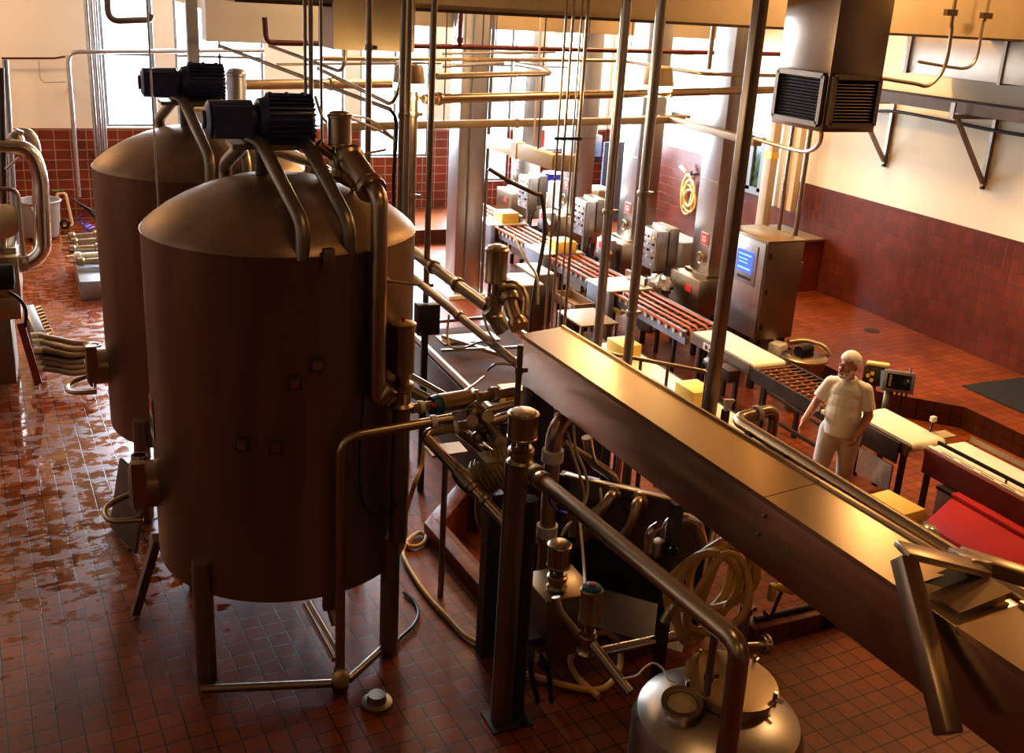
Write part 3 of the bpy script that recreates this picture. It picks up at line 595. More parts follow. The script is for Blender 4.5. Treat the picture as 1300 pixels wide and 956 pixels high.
# cream strut
a = A(622,179,Y=14.2); b = A(705,206,z=a.z)
t = thing('cream_strut', 'cream painted strut sloping past the tall steel column', 'strut', (a+b)/2)
mk('channel', G().bar(a, b, .14, .2), 'strut', t, .006); d = (b-a).normalized(); mk('end_plate', G().bar(b, b+V((.3,-.1,0)), .14, .22), 'tray', t, .006); mk('coupling', G().bar(a.lerp(b,.42), a.lerp(b,.5), .16, .23), 'strut', t)
mk('hanger_rod', G().cyl(a.lerp(b,.75), a.lerp(b,.75)+V((0,0,CEILT-a.z)), .01, n=6), 'dark', t)
# dark bent conduit in front of the towers
pts = [A(620,214,Y=11.9), A(650,232,Y=11.8), A(680,246,Y=11.7), A(688,252,Y=11.7), A(691,300,Y=11.7), A(676,388,Y=11.6), V((A(674,400,Y=11.6).x, 11.6, PIT))]
tag(mk('bent_conduit', G().tube(pts, .028, smooth=True), 'dark'), 'dark bent conduit sloping then dropping behind trough end', 'conduit')
_z = A(538,126,Y=9.6).z; _lp = A(834,117,z=_z)
# two pendant lamps
def pendant(label, px, py, Y, wpx):
    p = A(px, py, Y=Y); d = (p-CAM).dot(_fw); r = wpx/2*d/FPX
    t = thing('pendant_lamp', label, 'lamp', p)
    mk('shade', G().lathe(p, (0,0,1), [(0,r), (r*.3,r*.96), (r*.9,r*.86), (r*1.05,r*.75), (r*1.1,r*.25), (r*1.06,r*.22), (r*.85,r*.8), (r*.02,r*.95)], 28, (False, False)), 'shade', t)
    mk('bulb', G().lathe(p, (0,0,1), [(-.075,.0), (-.07,r*.8), (-.06,r*.93), (.0,r*.96), (.05,r*.88), (.1,r*.3), (.16,.0)], 24), 'lampglow', t)
    mk('cord', G().cyl(p+V((0,0,r*1.2)), (p.x, p.y, CEILT), .012, n=8), 'dark', t)
    l = lamp('POINT', 'pendant_light', p+V((0,-.02,-.2)), (1,.68,.34), 45, .1); return t
pendant('left pendant lamp glowing above the lit riser', 519, 105, 9.35, 42)
pendant('right pendant lamp glowing between the thick poles', 834, 108, _lp.y-.03, 42)
# strip lights far back
for n, (x0, y, x1, Y, w_) in enumerate(((628,72,661,17.6,'leftmost strip light glowing at back, over slim rods'), (700,46,716,20.,'small strip light glowing high at back by slim rods'), (853,73,878,17.6,'strip light glowing right of right pendant lamp'), (908,69,928,17.6,'rightmost strip light glowing on the tall column edge'))):
    a, b = A(x0,y,Y=Y), A(x1,y,Y=Y); t = thing('strip_light', w_, 'lamp', (a+b)/2)
    mk('housing', G().box((a+b)/2+V((0,0,.07)), ((b-a).length, .16, .06)), 'white', t); mk('diffuser', G().box((a+b)/2, ((b-a).length*.97, .13, .08)), 'tubeglow', t)
    mk('hanger_rod', G().cyl((a+b)/2+V((0,0,.1)), V(((a.x+b.x)/2, Y, CEILT)), .008, n=6), 'dark', t)
# ================================================================== AIR UNIT, DUCTS AND BRACKETS ON THE RIGHT
cx0, cx1, cy0 = A(1050,120,Y=8.).x, A(1117,120,Y=8.).x, 8.0
cy1 = A(985,110,X=cx0).y; zb = A(1045,168,Y=8.).z
t = thing('air_unit', 'hanging steel air unit with two dark louvres at its foot', 'air unit', ((cx0+cx1)/2, (cy0+cy1)/2, zb))
mk('casing', G().box(((cx0+cx1)/2, (cy0+cy1)/2, (zb+CEILT)/2), (cx1-cx0, cy1-cy0, CEILT-zb)), 'hood', t, .01)
lz0, lz1 = zb+.07, A(1050,97,Y=8.).z
def louvre(o, uax, w, nrm):
    f = G(); up = V((0,0,1)); h = lz1-lz0; c = V(o)+uax*w/2+up*h/2+V((0,0,0)); nrm = V(nrm)
    for s in (0, 1):
        f.bar(V(o)+uax*(w*s)+nrm*.02, V(o)+uax*(w*s)+up*h+nrm*.02, .05, .045, nrm); f.bar(V(o)+up*(h*s)+nrm*.02, V(o)+uax*w+up*(h*s)+nrm*.02, .05, .045, nrm)
    fr = mk('louvre_frame', f, 'dull', t); mk('louvre_back', G().bar(V(o)+up*h/2+nrm*.004, V(o)+uax*w+up*h/2+nrm*.004, h, .006, nrm), 'black', fr)
    sl = G(); k = 15
    for i in range(k):
        z = h*(i+.5)/k; sl.bar(V(o)+up*z+nrm*.02, V(o)+uax*w+up*z+nrm*.02, .007, .024, (nrm+up*.7))
    mk('louvre_slats', sl, 'dark', fr)
louvre((cx0, cy0+.05, lz0), V((0,1,0)), cy1-cy0-.1, (-1,0,0)); louvre((cx0+.05, cy0, lz0), V((1,0,0)), cx1-cx0-.1, (0,-1,0))
# conduit looping out from under the unit
pts = [A(1043,152,Y=8.4), A(1041,180,Y=8.6), A(1026,192,Y=9.0), A(1000,188,Y=9.6), A(958,176,Y=10.2)]
t = thing('loop_conduit', 'brown conduit curling out from beneath the air unit', 'conduit', pts[1]); mk('tube', G().tube(pts, .024, smooth=True), 'bronze', t); mk('mounting_clip', G().box(pts[0]+V((0,0,.04)), (.08,.06,.05)), 'dark', t)
# big rectangular duct and cable ladder along the right wall
zt = A(1300,110,X=11.6).z
g = G().box((12.05, 8.5, zt+.28), (.8, 7., .56)); t = thing('exhaust_duct', 'long brown steel duct along right wall above the brackets', 'duct', (12.05,8.5,zt)); mk('casing', g, 'dull', t, .01)
mk('seam_flange', G().box((12.05, 10.2, zt+.28), (.84,.05,.6)), 'dull', t); mk('seam_flange', G().box((12.05, 7.4, zt+.28), (.84,.05,.6)), 'dull', t)
mk('hanger', G().box((12.05, 11.9, (zt+CEILT)/2), (.86,.06,CEILT-zt)), 'dull', t)
zc = 3.56
t = thing('cable_ladder', 'dark cable ladder carried by two wall brackets', 'cable ladder', (12.0, 9.5, zc))
for x in (11.86, 12.3): mk('side_rail', G().box((x, 9., zc+.09), (.03, 10.6, .16)), 'dark', t)
for k in range(16): mk('rung', G().box((12.08, 4.+k*.66, zc+.04), (.44,.04,.03)), 'dark', t)
for k in range(3): mk('cable', G().tube([V((11.98+.1*k, 3.8, zc+.09)), V((12.0+.09*k, 9., zc+.1)), V((11.98+.1*k, 14.2, zc+.09))], .026, smooth=True, n=8), 'black', t)
def bracket(y, label):
    t = thing('wall_bracket', label, 'bracket', (WXR-.03, y, 2.5)); z0, z1 = 2.52, zc
    mk('wall_upright', G().bar((WXR-.03, y, z0), (WXR-.03, y, z1+.1), .06, .06, (1,0,0)), 'dull', t); mk('top_arm', G().bar((WXR, y, z1-.035), (11.72, y, z1-.035), .06, .06), 'dull', t)
    mk('diagonal_brace', G().bar((WXR-.03, y, z0+.03), (11.82, y, z1-.05), .055, .055, (0,1,0)), 'dull', t); mk('end_cleat', G().box((11.71, y, z1+.05), (.03,.08,.22)), 'dull', t)
    mk('anchor_bolt', G().cyl((WXR-.06,y,z0-.03), (WXR,y,z0-.03), .025), 'dark', t)
bracket(13.0, 'triangular steel wall bracket nearest the air unit'); bracket(10.95, 'triangular steel wall bracket at right, farther from air unit')
tag(mk('black_conduit', G().tube([A(1110,141,X=12.55), A(1140,142,X=12.55), A(1200,153,X=12.55), A(1300,172,X=12.55), V((12.55, 6., 3.42))], .024, smooth=True), 'blackmetal'), 'black conduit along white wall just below the cable ladder', 'conduit')
for n, pts in enumerate(([(1213,0),(1208,40),(1199,85),(1180,108),(1160,106),(1117,99)], [(1256,0),(1248,30),(1240,72),(1228,86),(1205,85),(1165,78)])):
    tag(mk('bent_conduit', G().tube([V((A(*pts[0],Y=9.3+.5*n).x+.02,9.3+.5*n,CEILT))]+[A(x,y,Y=9.3+.5*n) for x, y in pts], .022-.003*n, smooth=True), 'dull'), ('left' if n == 0 else 'right')+' of two conduits dropping and curling before the exhaust duct', 'conduit')
    q = A(*((1207,16) if n == 0 else (1252,20)), Y=9.27+.5*n); tag(mk('pipe_clip', G().box(q, (.16,.06,.07)), 'dark'), 'small dark clip on '+('left' if n == 0 else 'right')+' curling conduit by exhaust duct', 'clip')
a = A(1125,38,Y=10.2); b = A(1300,42,Y=10.2)
tag(mk('level_bar', G().bar(a, b, .05, .05), 'dark'), 'dark level bar across cream wall right of air unit', 'bar')
tag(mk('wall_panel', G().box(A(1222,62,X=12.5), (.05,1.0,.5)), 'cream'), 'cream panel glimpsed between the two curling conduits', 'panel')
# ================================================================== PRODUCTION LINE
ZB = .6
def legs(t, xs, ys, zt, w=.05, m='dark'):
    for y in ys:
        for x in xs: mk('leg', G().box((x, y, (zt+PIT)/2), (w, w, zt-PIT)).cyl((x,y,PIT), (x,y,PIT+.03), w*.8, n=10), m, t)
def belt_loop(t, x0, x1, y0, y1, z, th=.1, m='belt'):
    r = th/2; pts = []
    for k in range(9): a = PI/2+PI*k/8; pts.append((y0+r+r*math.cos(a), z-r+r*math.sin(a)))
    for k in range(9): a = -PI/2+PI*k/8; pts.append((y1-r+r*math.cos(a), z-r+r*math.sin(a)))
    return mk('belt', G().prism([V((x0, y, zz)) for y, zz in pts], (x1-x0, 0, 0)), m, t)
# orange strand conveyor
def strand_conveyor(y0, y1, label):
    t = thing('strand_conveyor', label, 'conveyor', (8.0, (y0+y1)/2, PIT), 'orange strand conveyors')
    for x in (7.72, 8.3): mk('side_rail', G().box((x, (y0+y1)/2, ZB-.11), (.02, y1-y0, .2)).box((x+(.02 if x > 8 else -.02), (y0+y1)/2, ZB-.02), (.05, y1-y0, .02)), 'paleblue', t)
    for x in (7.8, 7.92, 8.08, 8.22): 
        r = .05; pts = [V((x, y0+r, ZB+.01)), V((x, y1-r, ZB+.01)), V((x, y1, ZB-.04)), V((x, y1-r, ZB-.09)), V((x, y0+r, ZB-.09)), V((x, y0, ZB-.04))]
        mk('round_belt', G().tube(pts, .017, closed=True, n=8), 'orange', t)
    n = int((y1-y0)/.17)
    for k in range(n): y = y0+.08+(y1-y0-.16)*k/max(n-1, 1); mk('roller', G().cyl((7.73, y, ZB-.045), (8.29, y, ZB-.045), .033, n=12), 'dull', t)
    for k in range(n): y = y0+.08+(y1-y0-.16)*k/max(n-1, 1); mk('bearing', G().cyl((7.68, y, ZB-.08), (7.71, y, ZB-.08), .035, n=10), 'white', t)
    legs(t, (7.74, 8.28), (y0+.3, y1-.3), ZB-.2)
    mk('guard_rail', G().bar((7.64, y0, ZB-.0), (7.64, y1, ZB-.0), .015, .03), 'orange', t)
strand_conveyor(11.08, 12.95, 'nearest conveyor of orange strands beside the control cabinet')
strand_conveyor(13.72, 15.3, 'middle conveyor of orange strands, between two pale block housings')
strand_conveyor(16.08, 17.66, 'farther conveyor of orange strands, beyond the second pale housing')
strand_conveyor(18.44, 20.0, 'farthest conveyor of orange strands, at back by windows')
# housings between the strand conveyors
def housing():
    t = thing('block_housing', 'nearest pale steel housing, partly hidden by right thick pole', 'machine', (8.0, 13.33, PIT), 'pale housings on the line')
    mk('side_panel', G().box((7.6, 13.33, .22), (.1, .72, .82)), 'paleblue', t, .01); mk('top_plate', G().box((7.92, 13.33, ZB+.03), (.8,.74,.025)), 'white', t, .005)
    mk('far_panel', G().box((8.36, 13.33, .25), (.06,.72,.7)), 'dull', t); mk('pusher_bar', G().box((8.22, 13.33, ZB+.12), (.06,.6,.12)), 'steel', t)
    for y in (13.05, 13.6): mk('leg', G().box((7.75, y, (-.2+PIT)/2-.02), (.06,.06,.2)), 'dark', t)
    for y in (13.1, 13.56): mk('leg', G().box((8.3, y, (-.1+PIT)/2), (.06,.06,.2)), 'dark', t)
    return t
h0 = housing(); dup(h0, (0,2.36,0), 'pale steel housing in the middle of line, between slim rods and left thick pole'); dup(h0, (0,4.72,0), 'farthest pale steel housing, right beside the tall steel column')
def cheese(label, x, y, z, sx=.3, sy=.4, sz=.19, rz=0., group='yellow cheese blocks', m='cheese'):
    g = G().box((x, y, z+sz/2), (sx, sy, sz), rz); return tag(mk('cheese_block', g, m, None, .008), label, 'cheese', group)
for Y, lab in ((15.5,'yellow cheese block on the middle pale housing'), (17.95,'yellow cheese block on the farthest pale housing')):
    cheese(lab, 7.98, Y, ZB+.045, .36, .42, .2)
# block towers
def tower():
    t = thing('press_tower', 'nearest tall steel press tower with red sign, left of control cabinet', 'tower', (9.22, 12.77, PIT), 'steel press towers')
    mk('column', G().box((9.22, 12.77, (.92+CEIL)/2), (.46,.5,CEIL-.92)), 'clad', t, .012)
    mk('base_flange', G().box((9.22, 12.77, .92), (.58,.62,.04)), 'bronze', t, .01)
    mk('collar_seam', G().box((9.22, 12.77, 2.35), (.47,.51,.012)), 'dull', t)
    b = mk('base_case', G().box((9.15, 12.72, .62), (.86,.8,.56)), 'bronze', t, .012); s = mk('warning_sign', G().box((8.712, 12.6, .72), (.008,.17,.1)), 'sign', b)
    s = mk('warning_sign', G().box((8.985, 12.7, 1.46), (.014,.2,.19)), 'white', t); mk('sign_face', G().box((8.976, 12.7, 1.46), (.008,.17,.165)), 'sign', s); mk('sign_print', G().box((8.971, 12.7, 1.49), (.003,.1,.02)).box((8.971, 12.7, 1.45), (.003,.12,.015)).box((8.971,12.7,1.42), (.003,.09,.015)), 'whiteink', s)
    mk('hand_wheel', G().torus((8.95, 12.72, 1.16), (1,0,0), .085, .016).cyl((9.0,12.72,1.16), (8.93,12.72,1.16), .045), 'bronze', t)
    for x in (8.8, 9.5):
        for y in (12.4, 13.0): mk('leg', G().box((x, y, (.34+PIT)/2), (.07,.07,.34-PIT)), 'dark', t)
    mk('valve_block', G().box((8.82, 12.5, .28), (.16,.2,.12)).cyl((8.74,12.45,.22), (8.74,12.45,.36), .04).cyl((8.74,12.6,.2), (8.74,12.6,.34), .04), 'bronze', t)
    return t
t0 = tower(); dup(t0, (0,2.36,0), 'second steel press tower with red sign, right of left thick pole'); dup(t0, (0,4.72,0), 'third steel press tower, seen among the four slim rods'); dup(t0, (0,7.08,0), 'farthest steel press tower, just right of tall bare column')
# control boxes with push buttons
nc = A(834,318,X=8.62); zt, zb = A(835,294,X=8.62).z, A(833,346,X=8.62).z
def control_box():
    y0 = nc.y; w, dpt = .5, .2
    t = thing('control_box', 'nearest push button control box, right of right thick pole', 'control box', (8.72, y0+w/2, PIT), 'push button control boxes')
    mk('case', G().box((8.62+dpt/2, y0+w/2, (zt+zb)/2), (dpt, w, zt-zb)), 'steel', t, .012); mk('rear_case', G().box((8.62+dpt+.11, y0+w/2+.03, (zt+zb)/2+.06), (.18, w+.05, zt-zb-.05)), 'dull', t, .012)
    dr = mk('door_panel', G().box((8.612, y0+w/2, (zt+zb)/2), (.016, w-.03, zt-zb-.03)), 'galv', t, .004)
    for i in range(5):
        for j in range(3):
            if (i, j) == (0, 1): continue
            z = zb+.1+(zt-zb-.22)*i/4.; y = y0+.09+j*.15
            mk('push_button', G().cyl((8.606,y,z), (8.58,y,z), .02, n=10), 'sign' if (i,j) == (2,2) else ('black' if (i+j)%2 else 'white'), t)
    mk('display', G().box((8.6, y0+.24, zt-.12), (.01,.16,.09)), 'white', dr); mk('yellow_label', G().box((8.6, y0+.1, zt-.13), (.01,.07,.07)), 'yellow', dr)
    mk('post', G().box((8.76, y0+w/2, (zb+PIT)/2), (.08,.08,zb-PIT)), 'dull', t); mk('foot', G().box((8.76, y0+w/2, PIT+.015), (.24,.24,.03)), 'dull', t)
    mk('cable', G().tube([V((8.8,y0+.08,zb)), V((8.76,y0+.1,zb-.2)), V((8.8,y0+.22,zb-.42)), V((8.82,y0+.3,zb-.7))], .018, smooth=True, n=8), 'black', t)
    return t
b0_ = control_box(); dup(b0_, (0,2.44,0), 'second push button control box, just left of left thick pole'); dup(b0_, (0,4.9,0), 'third push button control box, behind the bent dark conduit')
# gear between the conveyor and the boxes
for k, (y, lab) in enumerate(((14.95,'small grey terminal box with red label between thick poles'), (17.3,'small grey terminal box with red label behind slim rods'))):
    t = thing('terminal_box', lab, 'box', (8.65, y, PIT)); mk('case', G().box((8.56,y,.78), (.2,.34,.36)), 'galv', t, .01); mk('red_label', G().box((8.456,y,.86), (.008,.16,.1)), 'sign', t); mk('stand', G().box((8.56,y,(.6+PIT)/2), (.08,.08,.6-PIT)), 'dark', t); mk('yellow_fitting', G().cyl((8.55,y-.14,.5), (8.55,y-.14,.6), .03), 'yellow', t)
    mk('air_cylinder', G().cyl((8.5,y-.3,.75), (8.5,y+.1,.98), .04).cyl((8.5,y+.2,.55), (8.5,y+.2,.7), .05), 'polished', t)
# film wrapped outfeed by the nearest tower
p = A(858,368,X=8.55)
g = G(); 
g.ball((8.52, 13.1, .66), .2, .8, 1.5, .8, 18)
for v in g.bm.verts:
    f = .78+.4*random.random(); v.co = V((8.52,13.1,.66))+(v.co-V((8.52,13.1,.66)))*f
tag(mk('film_wrap', g, 'film', ang=8), 'crumpled clear film bundle in front of nearest press tower', 'film')
# tall bare column
p = A(575,378,z=PIT)
t = thing('steel_column', 'widest tall steel clad column, standing between lit riser and slim rods', 'column', (p.x+.25, p.y+.25, PIT))
mk('cladding', G().box((p.x+.255, p.y+.24, (PIT+CEIL)/2), (.5,.48,CEIL-PIT)), 'clad', t, .01); mk('base_plate', G().box((p.x+.25, p.y+.25, PIT+.03), (.72,.72,.06)), 'white', t); mk('corner_pipe', G().cyl((p.x+.2, p.y-.03, PIT), (p.x+.2, p.y-.03, CEIL), .016, n=8), 'galv', t); mk('edge_pipe', G().cyl((p.x+.53, p.y-.02, PIT), (p.x+.53, p.y-.02, CEIL), .03, n=10), 'dull', t)
# control cabinet with display
x0, y0, y1 = 8.7, 10.83, 11.81; x1 = A(1023,303,Y=10.83).x; zb_, zt_ = .45, 1.84
t = thing('control_cabinet', 'large steel control cabinet with blue display by conveyor', 'cabinet', ((x0+x1)/2, (y0+y1)/2, PIT))
mk('case', G().box(((x0+x1)/2, (y0+y1)/2, (zb_+zt_)/2), (x1-x0, y1-y0, zt_-zb_)), 'dull', t, .012)
mk('top_lid', G().box(((x0+x1)/2, (y0+y1)/2, zt_+.012), (x1-x0+.03, y1-y0+.03, .024)), 'bronze', t, .006)
dr = mk('door', G().box((x0-.012, (y0+y1)/2, (zb_+zt_)/2), (.024, y1-y0-.03, zt_-zb_-.04)), 'clad', t, .006)
sy = A(949,330,X=x0).y; sz = A(949,331,X=x0).z
fr = mk('display_panel', G().box((x0-.03, sy, sz-.03), (.02, .5, .56)), 'galv', t, .006)
mk('screen', G().box((x0-.044, sy, sz), (.012,.36,.3)), 'screen', fr); mk('screen_lines', G().box((x0-.051, sy, sz+.09), (.002,.28,.018)).box((x0-.051, sy+.03, sz+.03), (.002,.2,.012)).box((x0-.051, sy+.03, sz-.02), (.002,.2,.012)).box((x0-.051, sy, sz-.1), (.002,.28,.02)), mat('display_text', (.2,.5,.8), .4, emit=(.2,.5,1), es=1.5), fr)
mk('slot', G().box((x0-.042, sy-.02, sz-.23), (.012,.3,.04)), 'black', fr); mk('rating_label', G().box((x0-.028, A(919,358,X=x0).y, A(919,358,X=x0).z), (.008,.11,.13)), 'white', dr); mk('switch', G().cyl((x0-.02, A(919,358,X=x0).y, A(919,358,X=x0).z), (x0-.05, A(919,358,X=x0).y, A(919,358,X=x0).z), .03), 'black', dr)
for k in range(3): mk('hinge', G().box((x0+.06, y0-.012, zb_+.2+k*.5), (.03,.03,.07)), 'dark', t)
mk('side_box', G().box((x1+.08, y0+.3, 1.35), (.16,.3,.3)), 'dull', t, .006)
for x in (x0+.1, x1-.1):
    for y in (y0+.1, y1-.1): mk('leg', G().box((x,y,(zb_+PIT)/2), (.08,.08,zb_-PIT)), 'dark', t)
g = G().box((9.05, 10.75, .3), (.22,.2,.24), .4); tag(mk('plastic_bag', g, 'white', None, .02), 'white plastic bag under the control cabinet beside its leg', 'bag')
# first cream belt
def belt_unit(label, x0, x1, y0, y1, rail, sign=False, sidecol='dull', h=.13):
    t = thing('belt_conveyor', label, 'conveyor', ((x0+x1)/2, (y0+y1)/2, PIT)); belt_loop(t, x0, x1, y0, y1, ZB+.01, .1)
    for x in (x0-.02, x1+.02): mk('side_rail', G().box((x, (y0+y1)/2, ZB-.07-(h-.13)/2), (.03, y1-y0-.06, h)), sidecol, t)
    for y in (y0+.05, y1-.05): mk('end_roller', G().cyl((x0-.03,y,ZB-.04), (x1+.03,y,ZB-.04), .042), 'dull', t)
    return t
t = belt_unit('cream belt conveyor right below the control cabinet', 7.76, 8.26, 9.62, 11.02, 1)
legs(t, (7.78, 8.24), (9.95, 10.8), ZB-.14); p0 = A(893,440,X=7.71); p1 = A(914,451,X=7.71)
np_ = mk('name_plate', G().box((7.72, (p0.y+p1.y)/2, ZB-.075), (.012,.42,.09)), 'white', t)
mk('plate_print', G().box((7.712, (p0.y+p1.y)/2+.13, ZB-.075), (.004,.05,.055)).box((7.712, (p0.y+p1.y)/2-.03, ZB-.085), (.004,.2,.025)), 'ink', np_)
mk('gear_motor', G().box((7.62, 9.95, ZB-.2), (.16,.3,.16)).cyl((7.62,10.1,ZB-.2), (7.62,10.4,ZB-.2), .07), 'dark', t, .01)
# wire roller conveyor
t = thing('roller_conveyor', 'conveyor of thin bare rollers just behind the man', 'conveyor', (8.0, 8.85, PIT))
for x in (7.7, 8.3): mk('side_rail', G().box((x, 8.82, ZB-.08), (.03, 1.5, .16)), 'dark', t)
for k in range(15): y = 8.12+k*.1; mk('roller', G().cyl((7.71,y,ZB-.02), (8.29,y,ZB-.02), .013, n=8), 'bronze', t)
for x in (7.86, 8.02, 8.16): mk('drive_cord', G().cyl((x,8.1,ZB-.038), (x,9.54,ZB-.038), .012, n=8), 'orange', t)
legs(t, (7.72, 8.28), (8.2, 9.3), ZB-.16); mk('cross_brace', G().bar((7.72,8.2,.1), (7.72,9.3,.1), .04, .04).bar((7.72,8.2,.36), (7.72,9.3,.4), .03, .03), 'dark', t)
mk('end_cap', G().box((7.66,8.1,ZB-.03), (.05,.2,.04)), 'strut', t); mk('end_cap', G().box((7.66,8.32,ZB-.04), (.05,.1,.04)), 'strut', t)
mk('hand_hoop', G().tube([V((8.34,8.6,ZB-.1)), V((8.36,8.55,ZB+.1)), V((8.36,8.25,ZB+.12)), V((8.34,8.2,ZB-.1))], .012, .08), 'polished', t)
# second and third cream belts
t = belt_unit('cream belt conveyor at the right hand of the man', 7.9, 8.36, 7.08, 8.02, 1); legs(t, (7.93, 8.33), (7.2, 7.9), ZB-.14)
mk('apron', G().box((7.84, 7.6, ZB-.13), (.02,.8,.24)), 'dark', t, .004); mk('clear_guard', G().box((7.86, 7.5, .15), (.02,.5,.3)), 'film', t)
t = belt_unit('long cream belt conveyor running off the right edge of picture', 8.02, 8.52, 3.2, 7.02, 1, sidecol='darkred', h=.26); legs(t, (8.05, 8.5), (3.6, 5.0, 6.2), ZB-.24)
mk('guard_rail', G().bar((8.14,3.2,ZB+.07), (8.1,6.95,ZB+.07), .02, .035), 'blackmetal', t)
for y in (3.9, 5.1, 6.1): mk('rail_post', G().box((8.12,y,ZB+.03), (.015,.015,.1)), 'dark', t)
mk('slotted_edge', G().box((8.04, 5.1, ZB+.015), (.05,3.8,.012)), 'belt', t)
g = G()
for k in range(14): g.box((8.035, 3.5+k*.25, ZB+.0225), (.012,.16,.004))
mk('edge_slots', g, 'ink', t); mk('far_rail', G().bar((8.56,3.2,ZB+.05), (8.56,6.95,ZB+.05), .03, .05), 'dull', t)
mk('leg_box', G().box((7.96, 6.55, .1), (.16,.22,.44)), 'galv', t, .01); mk('leg_box_lid', G().box((7.96,6.55,.33), (.18,.24,.03)), 'black', t)
mk('drive_hub', G().cyl((7.98,5.2,ZB-.16), (7.94,5.2,ZB-.16), .05).box((7.97,5.4,ZB-.16), (.05,.1,.1)), 'dark', t)
# sensor beside the far edge
p = A(1185,532,z=.75); t = thing('belt_sensor', 'small white sensor on a bent stem beyond the cream belt', 'sensor', (p.x, p.y, .62)); mk('head', G().box(p, (.06,.05,.06)), 'white', t, .006); q = A(1180,548,z=.62); mk('stem', G().tube([p, p+V((-.02,-.02,-.08)), V((q.x,q.y,.62))], .012, .04), 'dark', t); mk('mounting_plate', G().box(A(1198,552,z=.6), (.2,.16,.02)), 'tan', t)
# operator panels
def op_panel(px, py, Y, wpx, hpx):
    c = A(px, py, Y=Y); d = (c-CAM).dot(_fw); return c, wpx*d/FPX, hpx*d/FPX
c, w, h = op_panel(1141,485,8.6,38,27); n = (CAM-c); n.z = n.z*.6; n.normalize(); r = V((0,0,1)).cross(n).normalized(); r.rotate(Matrix.Rotation(.1,3,'Z')); up = n.cross(r); R = Matrix((r, up, n)).transposed()
t = thing('operator_panel', 'grey operator panel with dark display on a post beyond belt', 'control panel', (c.x, c.y, PIT))
mk('case', G().box(c-n*.05, (w,h,.1), M=R), 'galv', t, .008); mk('screen', G().box(c+n*.004, (w*.76,h*.7,.008), M=R), 'glass_dark', t)
g = G()
for k in range(5): g.box(c+n*.01-r*w*.27+up*h*(.24-.11*k), (w*.07,h*.06,.006), M=R)
g.box(c+n*.01+r*w*.28+up*h*.12, (w*.05,h*.08,.006), M=R); mk('yellow_key', g, 'yellow', t)
g = G()
for k in range(5): q = c-n*.05-up*h*.5+r*w*(-.3+.15*k); g.cyl(q, q-up*.05, .012, n=8)
mk('cable_gland', g, 'black', t); mk('post', G().tube([c-n*.1-r*w*.3-up*h*.3, V((c.x-.12,c.y+.02,c.z-.3)), V((c.x-.12,c.y+.02,PIT))], .045, .1), 'dull', t); mk('antenna', G().cyl(c+up*h*.45+r*w*.3-n*.05, c+up*h*.75+r*w*.3-n*.05, .012), 'galv', t)
c, w, h = op_panel(1110,478,8.95,28,24); t = thing('switch_panel', 'dark switch panel behind the head of the man', 'control panel', (c.x, c.y, PIT))
mk('case', G().box(c-n*.06, (w,h,.12), M=R), 'dark', t, .008); g = G()
for i, j in ((-.1,.15), (-.1,-.2), (-.28,0)): q = c+r*w*i+up*h*j; g.cyl(q, q+n*.03, .025, n=10)
mk('yellow_switch', g, 'yellow', t); mk('post', G().cyl(c-n*.1-up*.1, V((c.x+n.x*-.1, c.y-n.y*.1, PIT)), .04), 'dull', t)
tag(mk('paper_pad', G().box(c+up*(h*.5+.03)+r*.02-n*.1, (w*1.0,.05,.2), M=R), 'cheesepale', None, .015), 'cream folded paper lying on top of dark switch panel', 'paper')
g = G(); q = c+r*w*.42+up*h*.4+n*.02
g.hexa([q-r*.05, q+r*.07, q+r*.09-up*.24+n*.02, q-r*.03-up*.25+n*.02], [x+n*.015 for x in (q-r*.05, q+r*.07, q+r*.09-up*.24+n*.02, q-r*.03-up*.25+n*.02)]); tag(mk('blue_cloth', g, 'bluecloth'), 'light blue cloth hanging between switch panel and operator panel', 'cloth')
# drum with motor on its lid
c = A(1022,452,z=.45); t = thing('steel_drum', 'round steel drum with motor on lid behind rollers', 'drum', (c.x, c.y, PIT))
mk('body', G().lathe((c.x,c.y,PIT), (0,0,1), [(0,.2), (.6,.27), (.72,.28)], 30), 'dull', t); mk('lid', G().lathe((c.x,c.y,.42), (0,0,1), [(0,.31), (.025,.31), (.04,.28), (.045,.0)], 30), 'bronze', t)
mk('mixer_motor', G().cyl(c+V((-.14,-.02,.08)), c+V((.1,.05,.08)), .075).box(c+V((0,0,.03)), (.16,.14,.06)), 'blackmetal', t); mk('side_tube', G().tube([c+V((-.1,.25,.12)), c+V((.12,.22,.14)), c+V((.34,.04,.1)), c+V((.38,-.06,-.02))], .045, .08), 'bronze', t)
# low cream belt with cheese just behind the trough
t = thing('low_belt_conveyor', 'low cream belt carrying cheese just behind the trough', 'conveyor', (6.62, 7., PIT)); belt_loop(t, 6.38, 6.86, 3.4, 11.4, .42, .08, 'belt')
for x in (6.36, 6.88): mk('side_rail', G().box((x, 7.4, .37), (.025, 7.9, .1)), 'dark', t)
legs(t, (6.4, 6.84), (4., 6., 8., 10., 11.), .32)
for px, py, lab in ((783,442,'cheese block at far end of low belt, left of right thick pole'), (881,499,'cheese block on low belt, just left of the square post')):
    p = A(px,py,z=.52); cheese(lab, 6.62, p.y, .43, .3, .4, .18)
p = A(1143,640,z=.62); cheese('larger film wrapped cheese block beside red chute', 6.66, p.y, .43, .36, .42, .22, .1); cheese('cheese block lying against trough edge, nearest the red chute', 6.42, p.y-.24, .43, .26, .5, .17, .05)
tag(mk('film_wrap', G().ball((6.78, p.y-.34, .5), .1, 1, 1.1, .8).ball((6.83,p.y-.24,.48), .07), 'film'), 'scrap of clear film beside the larger cheese block', 'film')
